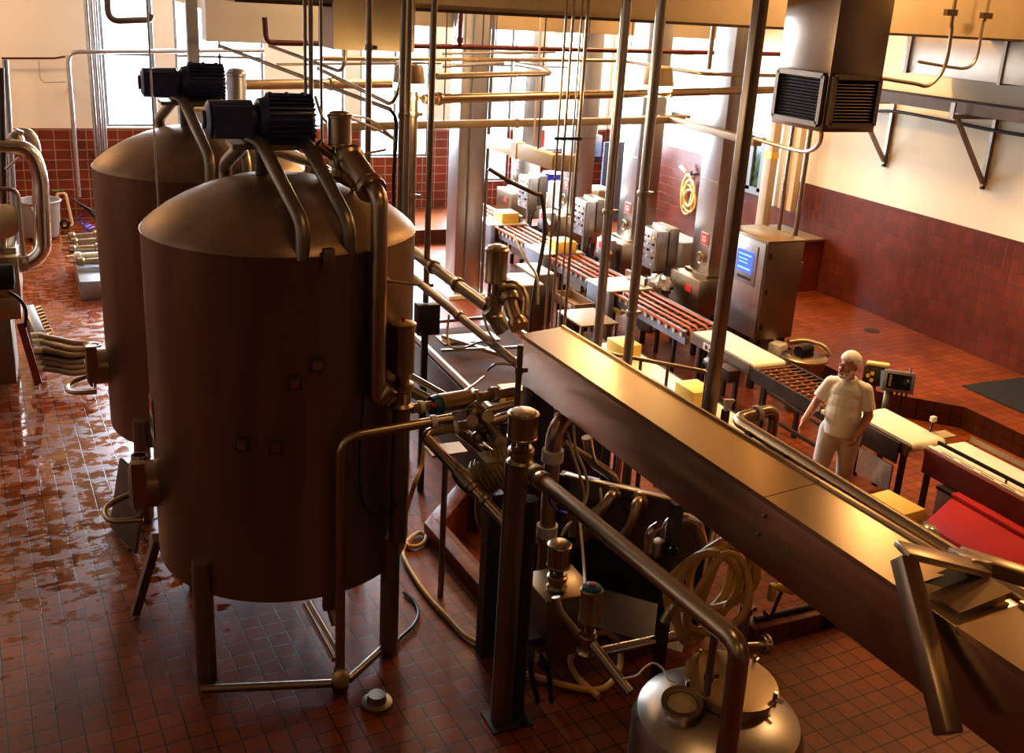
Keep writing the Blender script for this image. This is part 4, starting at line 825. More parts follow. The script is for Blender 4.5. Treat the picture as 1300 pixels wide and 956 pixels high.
# red chute
q0, q1, q2 = A(1180,664,z=.5), A(1219,638,z=.62), A(1245,637,z=.5)
y_ = q0.y; yo = 3.2; prof = [(7.0,.12), (7.02,.42), (7.28,.62), (7.36,.64), (7.44,.6), (7.72,.5), (7.74,.12)]
t = thing('red_chute', 'bright red moulded chute at lower right between belts', 'chute', (7.37, 4.6, PIT))
g = G().prism([V((x, 6.0, z)) for x, z in prof], (0, -2.9, 0)); mk('cover', g, 'red', t, .015); mk('ridge', G().bar((7.36,6.02,.65), (7.36,3.1,.65), .09, .04), 'red', t, .01)
mk('caution_strip', G().box((7.0, 5.0, .4), (.012,.4,.05)), 'yellow', t); 
for y in (3.5, 5.6):
    for x in (7.1, 7.64): mk('leg', G().box((x,y,(.12+PIT)/2), (.05,.05,.12-PIT)), 'dark', t)
# pale-lidded boxes, tray and stand between columns and trough
def crate(px0, py0, label, sx, sy, z, h):
    p = A(px0, py0, z=z); t = thing('lidded_box', label, 'box', (p.x, p.y, PIT), 'pale lidded boxes'); mk('body', G().box((p.x, p.y, (z+PIT)/2), (sx, sy, z-PIT-.03)), 'dull', t, .01); mk('lid', G().box((p.x, p.y, z), (sx+.04, sy+.04, .03)), 'boxlid', t, .006); return t
crate(664,355,'left of two pale lidded steel boxes, below the pale housings', .36, .7, .5, .8); crate(680,342,'right of two pale lidded steel boxes, farther from the trough', .34, .7, .56, .8)
p = A(738,381,z=.3); p.x -= .14; t = thing('open_tray', 'open brown tray under strand conveyor left of thick pole', 'tray', (p.x,p.y,PIT)); g = G().box((p.x,p.y,.22), (.34,.8,.02))
for sx_ in (-1,1): g.box((p.x+sx_*.17,p.y,.29), (.02,.8,.14))
for sy_ in (-1,1): g.box((p.x,p.y+sy_*.39,.29), (.34,.02,.14))
mk('tray_body', g, 'box', t); mk('front_label', G().box((p.x-.185,p.y-.2,.29), (.008,.16,.06)), 'white', t); mk('stand', G().box((p.x,p.y,(.21+PIT)/2), (.26,.6,.21-PIT)), 'dark', t)
p = A(738,398,z=.36); p.y -= .2; t = thing('work_table', 'small steel table under brown tray, behind trough end', 'table', (p.x,p.y,PIT)); mk('table_top', G().box((p.x,p.y,.36), (.62,.8,.03)), 'tray', t, .006)
for sx_ in (-1,1):
    for sy_ in (-1,1): mk('leg', G().box((p.x+sx_*.28,p.y+sy_*.36,(.35+PIT)/2), (.045,.045,.35-PIT)), 'dull', t)
mk('shelf', G().box((p.x,p.y,.0), (.55,.72,.02)), 'dull', t)
tag(mk('yellow_scraper', G().box(A(777,392,z=.3), (.1,.5,.04), .2), 'yellow'), 'yellow flat tool lying under strand conveyor by right thick pole', 'tool')
# railing between line and low belt
a, b = A(770,448,z=1.15), A(898,472,z=1.15)
t = thing('low_rail', 'thin brown rail with posts behind the trough, left of square post', 'rail', ((a+b)/2)*1.0); t.location.z = PIT
mk('rail_tube', G().tube([a, b, V((b.x,b.y,PIT))], .022, .05), 'bronze', t)
for f in (.35, .62): q = a.lerp(b, f); mk('rail_post', G().cyl((q.x,q.y,PIT), q, .018), 'dull', t)
# things by the back and right walls
c = A(878,250,X=12.5); t = thing('hanging_hose', 'pale hose hung in loops on the right wall by a tower', 'hose', c)
for k in range(4): 
    g = G(); cy, cz = c.y-.08*k+.2, c.z+.18-.16*(k%2); R1, R2 = .2+.03*(k%2), .36-.04*k
    g.tube([V((12.5-.02*k, cy+R1*math.cos(2*PI*i/20), cz-.1+R2*math.sin(2*PI*i/20))) for i in range(20)], .03, closed=True, n=8); mk('hose_loop', g, 'hose' if k%2 else 'cheesepale', t)
mk('hook', G().tube([V((12.6,c.y,c.z+.5)), V((12.42,c.y,c.z+.48)), V((12.42,c.y,c.z+.56))], .025, .03), 'bluepanel', t); mk('nozzle', G().cyl(V((12.45,c.y+.25,c.z+.5)), V((12.4,c.y+.42,c.z+.6)), .04), 'white', t)
p = A(689,177,Y=22.3); tag(mk('red_poster', G().box((p.x,22.46,p.z), (.24,.03,.42)), 'sign'), 'red poster on the bright back wall near the slim rods', 'sign')  # plain red poster on the wall
p = A(756,185,Y=21.); t = thing('wall_unit', 'slim grey dispenser on red tiles at back corner', 'dispenser', (p.x,p.y,p.z-.3)); mk('body', G().box(p, (.25,.2,.5)), 'galv', t, .03); mk('base', G().cyl(p+V((0,0,-.36)), p+V((0,0,-.25)), .12), 'blackmetal', t); mk('pipe', G().cyl(p+V((0,0,.2)), (p.x,p.y,CEIL), .03), 'galv', t)
p = A(776,235,Y=20.6); tag(mk('blue_screen_panel', G().box((p.x,20.6,.9), (.55,.06,1.8)), 'bluepanel'), 'dull blue standing panel right of left thick pole at back', 'panel')
p = A(761,240,Y=18.8); t = thing('carton', 'brown carton with white top at back, left of left thick pole', 'box', (p.x,18.8,0)); mk('body', G().box((p.x,18.8,(p.z+PIT)/2), (.3,.5,p.z-PIT)), 'box', t); mk('top_sheet', G().box((p.x,18.8,p.z+.02), (.32,.52,.04)), 'white', t)
p = A(704,219,Y=20.3); tag(mk('blue_barrel', G().lathe((p.x,20.3,PIT), (0,0,1), [(0,.26), (.05,.28), (.5,.29), (.52,.3), (.9,.29), (p.z-PIT,.27)], 20), mat('blue_barrel', (.03,.03,.4), .4)), 'blue barrel at back behind the slim rods', 'barrel')
tag(mk('white_cabinet', G().box((9.7,18.6,.6), (.5,1.2,1.2)), 'white', None, .02), 'white cabinet at back behind the third press tower', 'cabinet')
p = A(858,308,X=9.85); tag(mk('grey_cabinet', G().box((9.86, 14.8, .5), (.46,1.1,1.0)), 'galv', None, .02), 'low grey cabinet between two nearest press towers', 'cabinet')
q = [A(1230,493,z=.006), A(1330,470,z=.006), A(1345,540,z=.006), A(1300,525,z=.006)]
tag(mk('floor_mat', G().hexa([V((11.3,9.5,.001)), V((12.55,9.5,.001)), V((12.55,6.8,.001)), V((11.3,6.8,.001))][::-1], [V((11.3,9.5,.014)), V((12.55,9.5,.014)), V((12.55,6.8,.014)), V((11.3,6.8,.014))][::-1]), 'mat_rubber'), 'dark rubber mat on the tiles by right wall', 'mat')
p = A(1107,420,z=0); tag(mk('floor_drain', G().lathe(p, (0,0,1), [(0,.13), (.006,.13), (.008,.1)], 20), 'dark'), 'round floor drain in red tiles before the right wall', 'drain')
# ================================================================== TROUGH AND SUPPORTS
TX = 3.2
L0 = A(661,486,X=TX); R0 = A(664,426,X=TX); zl = L0.z; zr = R0.z; yL = 6.78
slope = (A(1127,843,X=TX).z-L0.z)/(L0.y-A(1127,843,X=TX).y)
def tz(y, z): return z+(yL-y)*slope*.9
bk = A(676,392,z=zr+.02); bxw = .34; bz = A(719,420,X=TX+bxw).z
y_near = 1.0
def tsec(y, o=0.): return [V((TX-o, y, tz(y,zl)-o)), V((TX-o, y, tz(y,zr)+o)), V((TX+bxw+o, y, tz(y,bz)+o)), V((TX+bxw+.1, y, tz(y,zl)-.05-o))]
t = thing('covered_trough', 'long bright steel covered trough sloping across the right foreground', 'trough', (TX+.2, 4., 1.8))
yg0, yg1 = A(1145,749,X=TX).y, A(1187,775,X=TX).y
mk('body', G().hexa(tsec(y_near), tsec(yL)), 'trough', t, .008)
def cov(y0, y1):
    a, b = tsec(y0, .006), tsec(y1, .006); g = G()
    g.hexa([a[1], a[2], a[2]-V((0,0,.03)), a[1]-V((0,0,.03))], [b[1], b[2], b[2]-V((0,0,.03)), b[1]-V((0,0,.03))]); g.bar(a[2]+V((.0,0,0)), b[2]+V((.0,0,0)), .02, .03); return g
ys = A(971,635,X=TX).y
mk('cover', cov(ys+.004, yL), 'trough', t); mk('cover', cov(yg0, ys-.004), 'trough', t); mk('cover', cov(y_near, yg1-.12), 'trough', t)
mk('joint_plate', G().bar(tsec(yg1+.0)[1]+V((.05,.0,.02)), tsec(yg1)[2]+V((0,0,.03)), .16, .03), 'bronze', t)
mk('open_slot', G().bar(tsec((yg0+yg1)/2+.06)[1]+V((.12,0,.004)), tsec((yg0+yg1)/2+.06)[2]+V((0,0,.004)), .12, .012), 'black', t)
g = G()
for px, py in ((990,620),(970,655),(962,678)):
    q = A(px,py,X=TX-.006) if py > 640 else A(px,py,z=tz(4.2,zr)+.02); g.ball(q, .012, n=8)
mk('rivet', g, 'dull', t)
p = V((TX+.1, 6.62, 0)); mk('support_leg', G().box((p.x, p.y, (zl+PIT)/2), (.2,.2,zl-PIT-.02)), 'dark', t, .01)
mk('support_leg', G().box((TX+.14, 2.2, zl/2), (.12,.12,zl)), 'dull', t, .01)
# yoke arms at the joint
a = A(1147,708,X=TX-.03); a2 = A(1168,790,d=(a-CAM).dot(_fw)*.97); b = a+(a2-a)*2.6
t = thing('support_yoke', 'angled steel yoke gripping the trough at lower right', 'bracket', b)
mk('front_arm', G().bar(a, b, .085, .085, (1,0,0)), 'bronze', t, .008)
c0 = tsec(yg1+.1)[2]+V((.02,0,.05)); c1 = A(1215,705,X=c0.x+.15); c2 = A(1310,735,d=(c1-CAM).dot(_fw)*.96)
mk('rear_arm', G().bar(c0, c1+V((0,0,.0)), .09, .07).bar(c1, c2, .09, .07), 'bronze', t, .008)
mk('cross_plate', G().bar(a+V((0,.02,.03)), c0, .12, .03), 'bronze', t, .004)
# handrail beyond the trough
hx = 4.1; p1 = A(932,532,X=hx); p2 = A(1215,706,X=hx); p0 = A(984,519,z=p1.z); pm = V((p0.x, p0.y, .6)); 
t = thing('handrail', 'thick bent brown handrail pipe running along behind the trough', 'rail', (p0.x, p0.y, .0))
mk('tube', G().tube([V((p0.x,p0.y,PIT)), p0, p1, p2, p2+(p2-p1)*.45], .042, .1, 14), 'bronze', t); mk('clamp', G().band(p1.lerp(p0,.55), p0-p1, .042, .04), 'white', t)
for f in (.12, .3, .6): q = p1.lerp(p2, f); mk('hanger', G().box(q+V((-.05,0,-.1)), (.03,.05,.2)), 'dark', t)
q = [A(921,508,Y=6.95), A(934,508,Y=6.95), A(922,523,Y=6.95)]; t = thing('corner_cap', 'small white triangular cap beside square post above handrail', 'cap', (q[0].x+.05, 6.98, PIT))
mk('cap', G().prism(q, (.0,.04,0)), 'white', t); mk('stem', G().box(((q[0].x+q[1].x)/2, 7.0, (PIT+q[2].z)/2), (.06,.05,q[2].z-PIT)), 'dark', t)
# big post in front with domed valve on top
pz = A(655,585,Y=5.3).z; pc = A(657,700,Y=5.3)
t = thing('pipe_post', 'wide brown steel post in centre foreground under domed valve', 'post', (pc.x, 5.3, 0))
g = G().tube([V((pc.x-.045,5.3,0)), V((pc.x-.045,5.3,pz))], .075, n=20); mk('left_tube', g, 'dull', t); mk('right_tube', G().tube([V((pc.x+.075,5.33,0)), V((pc.x+.075,5.33,pz-.3))], .06, n=20), 'dark', t); mk('base_plate', G().box((pc.x,5.3,.008), (.3,.24,.016)), 'dark', t)
zt = A(660,521,Y=5.25).z
fin_valve('domed_valve', 'shiny domed air valve on top of the wide foreground post', 'valve', V((A(660,600,Y=5.25).x, 5.25, pz)), zt-pz, .098)
pole('slim pipe standing behind the domed valve at trough end', 659, 470, 5.9, 8, 0., 438, m='dull', clamps=(470,))
# diagonal pipe descending from the post to the right, and its branch
pb0 = A(676,600,X=2.72); pb1 = A(940,818,X=2.72); rb = .05
t = thing('diagonal_pipe', 'long thick brown pipe sloping from post across lower foreground', 'pipe', (pb1.x, pb1.y, 0))
mk('tube', G().tube([pb0, pb1, V((pb1.x+.02,pb1.y-.02,0))], rb, .09, 16), 'bronze', t); d = pb1-pb0
mk('clamp', G().band(pb0+d*.07, d, rb, .06), 'bronze', t); mk('clamp', G().band(pb0+d*.02, d, rb*1.1, .08), 'bronze', t)
# brass branch pipe and blue-capped valve
vq = A(744,830,Y=5.0); vt = A(747,744,Y=5.0)
v = fin_valve('blue_capped_valve', 'air valve with blue cap in front of the brown vat', 'valve', V((vq.x, 5.0, vq.z)), vt.z-vq.z, .075, 'bronze', 'teal'); mk('cap_button', G().cyl((vq.x,5.0,vt.z), (vq.x,5.0,vt.z+.015), .02, n=8), 'sign', v)
br0 = V((vq.x+.03, 5.0, vq.z+.02)); br1 = A(908,796,z=vq.z+.02)
pipe('branch_pipe', 'bright brass coloured pipe from blue capped valve to sloping pipe', 'pipe', [V((vq.x,5.0,vq.z+.06)), V((vq.x+.02,5.0,vq.z-.01)), br1], .036, 'polished', .06)
pipe('lower_pipe', 'brown pipe slanting down right from blue capped valve', 'pipe', [A(752,818,Y=4.95), A(800,880,Y=4.6)], .036, 'dull')
pipe('feed_pipe', 'bent brown pipe from pump box down to blue capped valve', 'pipe', [A(706,758,Y=5.15), A(709,775,Y=5.12), A(733,805,Y=5.05)], .03, 'bronze', .05)
# valve with flange left of it, standing on the pump box
pbx = A(712,790,Y=5.55)
t = thing('pump_box', 'grey steel pump box between the post and blue capped valve', 'box', (pbx.x, 5.6, 0)); zb2 = A(705,757,Y=5.5).z
zl_ = A(700,836,Y=5.45).z; mk('case', G().box((pbx.x, 5.62, (zb2+zl_)/2), (.36,.36,zb2-zl_)), 'dull', t, .012); mk('mounting_arm', G().box((pbx.x-.24,5.5,zl_+.15), (.2,.08,.08)), 'dark', t); mk('stand_foot', G().box((pbx.x, 5.75, zl_/2), (.07,.07,zl_)), 'dark', t); mk('lid', G().box((pbx.x, 5.62, zb2+.012), (.4,.4,.025)), 'bronze', t, .006)
vb_ = A(706,752,Y=5.55); fin_valve('squat_valve', 'squat round topped valve standing on the grey pump box', 'valve', V((vb_.x, 5.55, zb2+.025)), A(709,688,Y=5.55).z-zb2-.025, .085)
tag(mk('air_fitting', G().cyl(A(728,656,Y=5.6), A(726,680,Y=5.6), .03).cyl(A(727,648,Y=5.6), A(728,658,Y=5.6), .042), 'dull'), 'small dark fitting on air tubes right of white collared pipe', 'fitting')
# standing pipe with white collars under the trough
px = 699; z0, z1 = A(694,675,Y=6.1).z, A(704,545,Y=6.1).z; q = A(700,600,Y=6.1)
t = thing('collared_pipe', 'brown pipe with white collars bending in under trough', 'pipe', (q.x, 6.1, .0))
mk('tube', G().tube([V((q.x,6.1,.2)), V((q.x,6.1,z1+.02)), A(730,520,Y=6.2)], .062, .16, 18), 'bronze', t)
for y in (578, 672): zc_ = A(700,y,Y=6.1).z; mk('collar', G().lathe((q.x,6.1,zc_-.045), (0,0,1), [(0,.064), (0,.082), (.09,.082), (.09,.064)], 20), 'white', t)
mk('lower_clamp', G().band((q.x,6.1,A(700,684,Y=6.1).z), (0,0,1), .064, .05), 'bronze', t)
# ================================================================== DARK VAT WITH PIPED FRONT PLATE
pa, pb_ = A(700,598,z=1.05), A(850,634,z=1.05); dirv = V((.68,-.73,0)).normalized(); nrm = V((-.73,-.68,0))
c0 = A(740,805,z=PIT); PITv = PIT; PIT = 0.; s = (pb_-c0).dot(dirv)
P0 = V((c0.x,c0.y,0))+dirv*-.26; P1 = V((c0.x,c0.y,0))+dirv*.9; ztop = (CAM+ray(790,620)*((P0+nrm*.03-CAM).dot(nrm)/ray(790,620).dot(nrm))).z
t = thing('piped_vat', 'dark brown steel vat with two curved pipes on its front', 'vat', ((P0.x+P1.x)/2, (P0.y+P1.y)/2, PIT))
mk('tank_body', G().prism([P0+V((0,0,PIT+.18)), P1+V((0,0,PIT+.18)), P1-nrm*.6+V((0,0,PIT+.18)), P0-nrm*.6+V((0,0,PIT+.18))], (0,0,ztop-PIT-.45)), 'dark', t, .015)
mk('front_plate', G().prism([P0+nrm*.05+V((0,0,ztop-.5)), P1+nrm*.05+V((0,0,ztop-.5)), P1+nrm*.03+V((0,0,ztop)), P0+nrm*.03+V((0,0,ztop))], -nrm*.02), 'dull', t)
mk('top_rim', G().bar(P0+nrm*.03+V((0,0,ztop)), P1+nrm*.03+V((0,0,ztop)), .06, .03), 'bronze', t, .006)
mk('corner_post', G().box(P1+V((.02,.02,(ztop+PIT)/2)), (.09,.09,ztop-PIT), .8), 'dark', t); mk('corner_post', G().box(P0+V((.0,.0,(ztop+PIT)/2)), (.09,.09,ztop-PIT), .8), 'dark', t)
mk('skirt', G().prism([P0+nrm*.3+dirv*.2+V((0,0,PIT+.01)), P1+nrm*.3+V((0,0,PIT+.01)), P1+nrm*.03+V((0,0,PIT+.2)), P0+nrm*.03+dirv*.12+V((0,0,PIT+.2))], -nrm*.02), 'galv', t)
PIT = PITv
def onvat(x, y):
    v = ray(x, y); q = P0+nrm*.06; return CAM+v*((q-CAM).dot(nrm)/v.dot(nrm))
for k, pts in enumerate((((778,628),(765,648),(752,668),(735,690)), ((812,636),(806,658),(790,676),(772,690)))):
    P = [onvat(x, y) for x, y in pts]; Q = [P[0]-nrm*.05, P[0]+nrm*.09, P[1]+nrm*.14, P[2]+nrm*.14, P[3]+nrm*.02]
    mk('curved_pipe', G().tube(Q, .045, smooth=True).lathe(P[0]-nrm*.02, nrm, [(0,.075), (.03,.075), (.05,.05)], 18), 'bronze', t)
g = G()
for x, y, w, h in ((790,637,.11,.045), (794,650,.08,.06), (752,640,.09,.05), (803,664,.07,.05)):
    q = onvat(x, y); g.bar(q-dirv*w/2-nrm*.014, q+dirv*w/2-nrm*.014, .004, h)
mk('red_label', g, 'darkred', t); mk('drain_hole', G().cyl(onvat(764,693)-nrm*.09, onvat(764,693)-nrm*.05, .035), 'black', t)
# pipes rising behind the vat
for k, (x, y0, y1, Y, w, lab) in enumerate(((768,560,612,6.9,11,'thick dark riser just behind the vat front plate'), (783,580,620,7.1,4,'slim bright riser behind the vat, right of dark riser'), (797,585,625,7.2,12,'wide brown riser behind the vat under the trough'), (812,600,628,7.3,6,'rightmost slim riser behind vat under the trough'))):
    pole(lab, x, 590, Y, w, PIT, 500, m=('dark','polished','dull','dull')[k])
pipe('shiny_pipe', 'shiny bent pipe zigzagging behind the vat below trough', 'pipe', [A(745,555,Y=6.7), A(750,585,Y=6.7), A(772,600,Y=6.75), A(782,612,Y=6.8), A(780,640,Y=6.8)], .045, 'polished', .07)
tag(mk('brown_tube', G().cyl(A(715,562,Y=6.4), A(748,582,Y=6.5), .03), 'bronze'), 'short brown tube right of white collared pipe', 'pipe')
# shiny pipework at right of the vat
pipe('shiny_loop', 'tall shiny pipe loop right of the vat behind hose coil', 'pipe', [A(845,700,Y=5.1), A(847,665,Y=5.1), A(866,656,Y=5.1), A(885,664,Y=5.1), A(892,690,Y=5.1)], .04, 'polished', .1)
t = thing('shiny_valve', 'small shiny valve with bent top right of vat', 'valve', A(824,700,Y=5.0)); mk('body', G().tube([A(823,700,Y=5.0), A(825,675,Y=5.0), A(836,668,Y=5.0)], .033, .06), 'polished', t); mk('block', G().box(A(834,695,Y=5.0), (.1,.08,.1), .3), 'galv', t, .01)
tag(mk('ball_fitting', G().ball(A(855,700,Y=4.85), .035).cyl(A(855,694,Y=4.85), A(855,690,Y=4.85), .02), 'blackmetal'), 'small dark ball fitting beside hose coil', 'fitting')
pole('dark square upright holding hose coil beside the vat', 850, 720, 4.95, 13, 0, 640, m='dark', square=True, name='upright')
# hose coil
c = A(897,735,Y=4.75); t = thing('hose_coil', 'coil of thick yellow hose hanging under the trough', 'hose', c-V((0,0,.5)))
for k in range(6):
    R1, R2 = (.21,.24,.195,.23,.18,.22)[k], (.29,.32,.27,.34,.26,.3)[k]; dx, dz, tl = (.0,-.05,.03,-.08,.05,-.03)[k], (.02,-.04,.04,-.07,.06,-.02)[k], (.35,.3,.42,.2,.4,.28)[k]
    P = []
    for i in range(26):
        a = 2*PI*i/26; u, w = R1*math.cos(a)*.78, R2*math.sin(a); u, w = u*math.cos(tl)+w*math.sin(tl), -u*math.sin(tl)+w*math.cos(tl); P.append(c+V((.9*u+dx, -.4*u+.05*math.sin(a*2+k)-.035*k, w+dz)))
    mk('hose_loop', G().tube(P, .027, closed=True, n=10), 'hose', t)
mk('air_line', G().tube([c+V((.1,.1,.4)), c+V((.02,.05,.1)), c+V((-.05,.0,-.2)), c+V((-.2,0,-.4))], .012, smooth=True, n=6), 'tube', t)
mk('nozzle', G().cyl(A(851,775,Y=4.65), A(843,790,Y=4.65), .033).cyl(A(856,768,Y=4.65), A(851,776,Y=4.65), .022), 'bronze', t)
# upright post right of the hose
pole('slim brown post with a clamp ring right of hose coil', 950, 760, 4.75, 12, 0, 690, m='dull', name='post', cat='post', clamps=(774,))
tag(mk('round_clamp_end', G().cyl(A(948,819,Y=4.7), A(966,818,Y=4.7), .02).cyl(A(966,818,Y=4.7), A(974,818,Y=4.7), .06).cyl(A(970,818,Y=4.7), A(972,818,Y=4.7), .075), 'polished'), 'shiny round end cap of a pipe stub by slim post', 'pipe')
tag(mk('curb_pipe', G().cyl((4.82,5.53,.173), (5.8,5.53,.173), .022), 'dark'), 'dark thin pipe lying along the near tiled curb', 'pipe')
t = thing('hand_sprayer', 'yellow spray gun hanging below trough right of slim post', 'sprayer', A(983,750,Y=5.1)); q = A(980,752,Y=5.1); mk('grip', G().box(q, (.05,.05,.14)), 'yellow', t, .01); mk('head', G().cyl(q+V((.03,0,.04)), q+V((.16,-.03,.02)), .025, .05), 'yellow', t); mk('hook', G().tube([q+V((.1,0,.02)), A(984,770,Y=5.1), A(978,785,Y=5.1), A(970,777,Y=5.1)], .014, smooth=True), 'dark', t)
# ================================================================== ROUND LIDDED TANK AT THE BOTTOM
c = A(912,905,z=.72); R = .52
t = thing('round_tank', 'small round steel tank with lid and sight glass, bottom centre', 'tank', (c.x, c.y, 0))
mk('shell', G().lathe((c.x,c.y,0), (0,0,1), [(0,R-.04), (.02,R), (.62,R), (.7,R-.03), (.75,R-.12), (.79,R-.28), (.81,0)], 48), 'steel', t)
lc = A(932,838,z=.84); lc = V((c.x+.12, c.y+.08, .8)); ld = mk('hatch', G().lathe(lc, (.06,-.05,1), [(0,.27), (.05,.275), (.055,.29), (.075,.29), (.08,.26), (.085,0)], 40), 'bronze', t)
for a in (.4, 1.7, 3., 4.2, 5.3): q = lc+V((math.cos(a)*.285, math.sin(a)*.285, .06)); mk('hatch_clamp', G().cyl(q-V((0,0,.05)), q+V((0,0,.05)), .014, n=8).cyl(q, q+V((math.cos(a)*.05,math.sin(a)*.05,.0)), .012, n=8), 'polished', t)
gc = V((c.x-.26, c.y+.02, .79)); gl = mk('sight_glass', G().lathe(gc, (-.12,-.1,1), [(-.02,.1), (.05,.1), (.05,.125), (.08,.125), (.08,.095), (.05,.09)], 26), 'polished', t); mk('glass_disc', G().lathe(gc, (-.12,-.1,1), [(.055,.09), (.06,.088), (.061,0)], 24), 'tan', t)
pole('slim dark pipe rising in front of round tank hatch', 904, 830, c.y+.0, 10, .84, 805, m='dull', clamps=(858,))
tag(mk('white_tube', G().tube([A(x,y,z=.9) for x, y in ((790,862),(808,858),(818,848),(830,842),(842,850),(848,862),(858,866))], .007, smooth=True, n=6), 'tube'), 'thin pale tube lying over top of round tank', 'tube')
# yellow hose on the floor
def floorpath(pts, z=.03): return [A(x, y, z=z) for x, y in pts]
tag(mk('floor_hose', G().tube([A(539,562,Y=7.4), A(535,590,Y=7.3), A(523,625,Y=7.2), A(514,660,z=.03)] + floorpath(((513,684),(522,694),(537,690),(541,680),(530,677),(515,690),(512,705),(528,735),(548,762),(570,785),(590,806),(612,818),(632,826))), .02, smooth=True, n=8), 'hose'), 'yellow hose snaking over the tiles between front tank and curb', 'hose')
tag(mk('floor_hose', G().tube(floorpath(((626,812),(640,845),(690,862),(740,875),(770,872),(787,845),(784,815),(765,803),(740,815),(724,838),(735,862),(760,885))), .024, smooth=True, n=8), 'hose'), 'yellow hose looped on the floor below blue capped valve', 'hose')
tag(mk('dark_hose', G().tube([A(676,820,Y=5.15), A(674,850,Y=5.1), A(683,890,z=.03)], .02, smooth=True, n=8).tube([A(688,830,Y=5.15), A(696,850,Y=5.1), A(700,890,z=.03)], .02, smooth=True, n=8), 'black'), 'pair of dark hoses hanging by right side of wide post', 'hose')
# ================================================================== VALVE CLUSTER BETWEEN TANK AND TROUGH
YV = 6.55
z5 = A(590,512,Y=YV).z
pL, pR = A(522,519,Y=6.4), A(652,497,Y=6.55)
t = thing('teal_capped_valve', 'level pipe with dark teal capped actuator beside front tank', 'valve', (pL+pR)/2)
mk('tube', G().cyl(pL, pR, .036), 'bronze', t); u = (pR-pL).normalized(); q = A(556,515,Y=6.45)
mk('actuator', G().lathe(q, u, [(0,.07), (.01,.085), (.26,.085), (.28,.06), (.3,.04)], 24), 'bronze', t); mk('teal_cap', G().lathe(q-u*.06, u, [(0,.03), (.005,.075), (.05,.088), (.06,.088), (.065,.07)], 22), 'teal', t)
mk('cap_button', G().cyl(q-u*.07+V((0,-.05,.03)), q-u*.05+V((0,-.07,.04)), .015), 'sign', t)
mk('clamp', G().band(A(534,517,Y=6.42), u, .036, .04), 'white', t)
for x, y in ((604,505),(627,501)): mk('flange', G().band(A(x,y,Y=6.5), u, .046, .05), 'bronze', t)
for k, (x0,y0,x1,y1,r,lab) in enumerate(((619,522,652,514,.034,'upper'), (619,537,652,526,.04,'lower'))):
    pipe('stub_pipe', lab+' of two short level pipes left of domed valve', 'pipe', [A(x0,y0,Y=6.3), A(x1,y1,Y=6.3)], r, 'bronze')
# elbow pipe into the cluster valve and on to the post
e = [A(596,539,Y=6.35), A(545,549,Y=6.3), A(541,556,Y=6.28), A(646,668,Y=5.5)]
t = thing('bent_valve_pipe', 'pipe with elbow running from cluster down right to wide post', 'pipe', e[3])
mk('tube', G().tube(e, .037, .09, 14), 'bronze', t); mk('clamp', G().band(A(576,543,Y=6.33), e[0]-e[1], .037, .035), 'white', t)
d = e[3]-e[2]; 
for f, w in ((.42,.05), (.5,.12), (.58,.05), (.72,.04)): mk('valve_collar', G().band(e[2]+d*f, d, .042 if w < .1 else .05, w), 'dull', t)
# dark valve manifold body
t = thing('manifold_block', 'dark cluster of valve bodies joining the pipes near trough', 'valve', A(610,560,Y=6.3))
g = G(); 
for (x,y), r in (((601,525),.06), ((612,540),.065), ((622,553),.06), ((607,555),.05)): g.ball(A(x,y,Y=6.32), r)
g.cyl(A(599,512,Y=6.35), A(640,565,Y=6.2), .042); mk('body', g, 'dull', t)
for (x,y) in ((598,534),(618,528),(634,560)): mk('port', G().lathe(A(x,y,Y=6.25), V((-.3,-1,.4)), [(0,.03), (.06,.035), (.07,.045), (.09,.045)], 14), 'bronze', t)
pipe('bright_pipe', 'bluish bright pipe sloping down right below the cluster', 'pipe', [A(580,543,Y=6.6), A(622,577,Y=6.3)], .045, 'polished')
# tan ribbed motor
c = A(629,597,Y=6.05); u = (A(655,585,Y=6.0)-A(607,611,Y=6.1)).normalized()
t = thing('ribbed_motor', 'tan ribbed pump motor left of the wide post', 'motor', c-V((0,0,.15)))
mk('housing', G().lathe(c-u*.17, u, [(0,.1), (.02,.125), (.3,.125), (.32,.11), (.34,.06)], 22).box(c+V((-.02,-.03,.1)), (.22,.18,.06)), 'tan', t)
for k in range(9): mk('rib', G().lathe(c-u*(.13-.033*k), u, [(0,.125), (0,.142), (.01,.142), (.01,.125)], 22), 'tan', t)
mk('inlet', G().cyl(c+u*.02+V((.06,-.1,-.1)), c+u*.02+V((.08,-.17,-.13)), .035).cyl(c+u*.16+V((.02,-.08,-.02)), c+u*.16+V((.03,-.15,-.04)), .03), 'blackmetal', t)
mk('pedestal', G().box((c.x, c.y, (c.z-.12)/2-.1), (.12,.12,c.z-.02)), 'dark', t)
# small stand by the curb
q = A(588,585,z=0); t = thing('small_stand', 'small brown stand on tiles beneath valve cluster', 'stand', q); mk('plate', G().box(A(566,571,Y=6.9), (.3,.2,.02)), 'bronze', t); mk('post', G().cyl(V((q.x,q.y,0)), A(590,566,Y=q.y), .035), 'dull', t); z_ = A(566,571,Y=6.9); mk('post', G().cyl((z_.x,6.9,0), (z_.x,6.9,z_.z), .025), 'dull', t)
# U-pipe and cylinder down in the pit
pipe('u_pipe', 'dark U shaped pipe in the pit left of wide post', 'pipe', [A(610,625,Y=6.5), A(610,660,Y=6.5), A(622,680,Y=6.5), A(634,668,Y=6.5)], .045, 'dull', .1)
tag(mk('bright_cylinder', G().cyl((A(640,680,Y=6.6).x,6.6,PIT), (A(640,680,Y=6.6).x,6.6,A(640,640,Y=6.6).z), .1), 'polished'), 'bright steel cylinder in the pit behind wide post', 'cylinder')
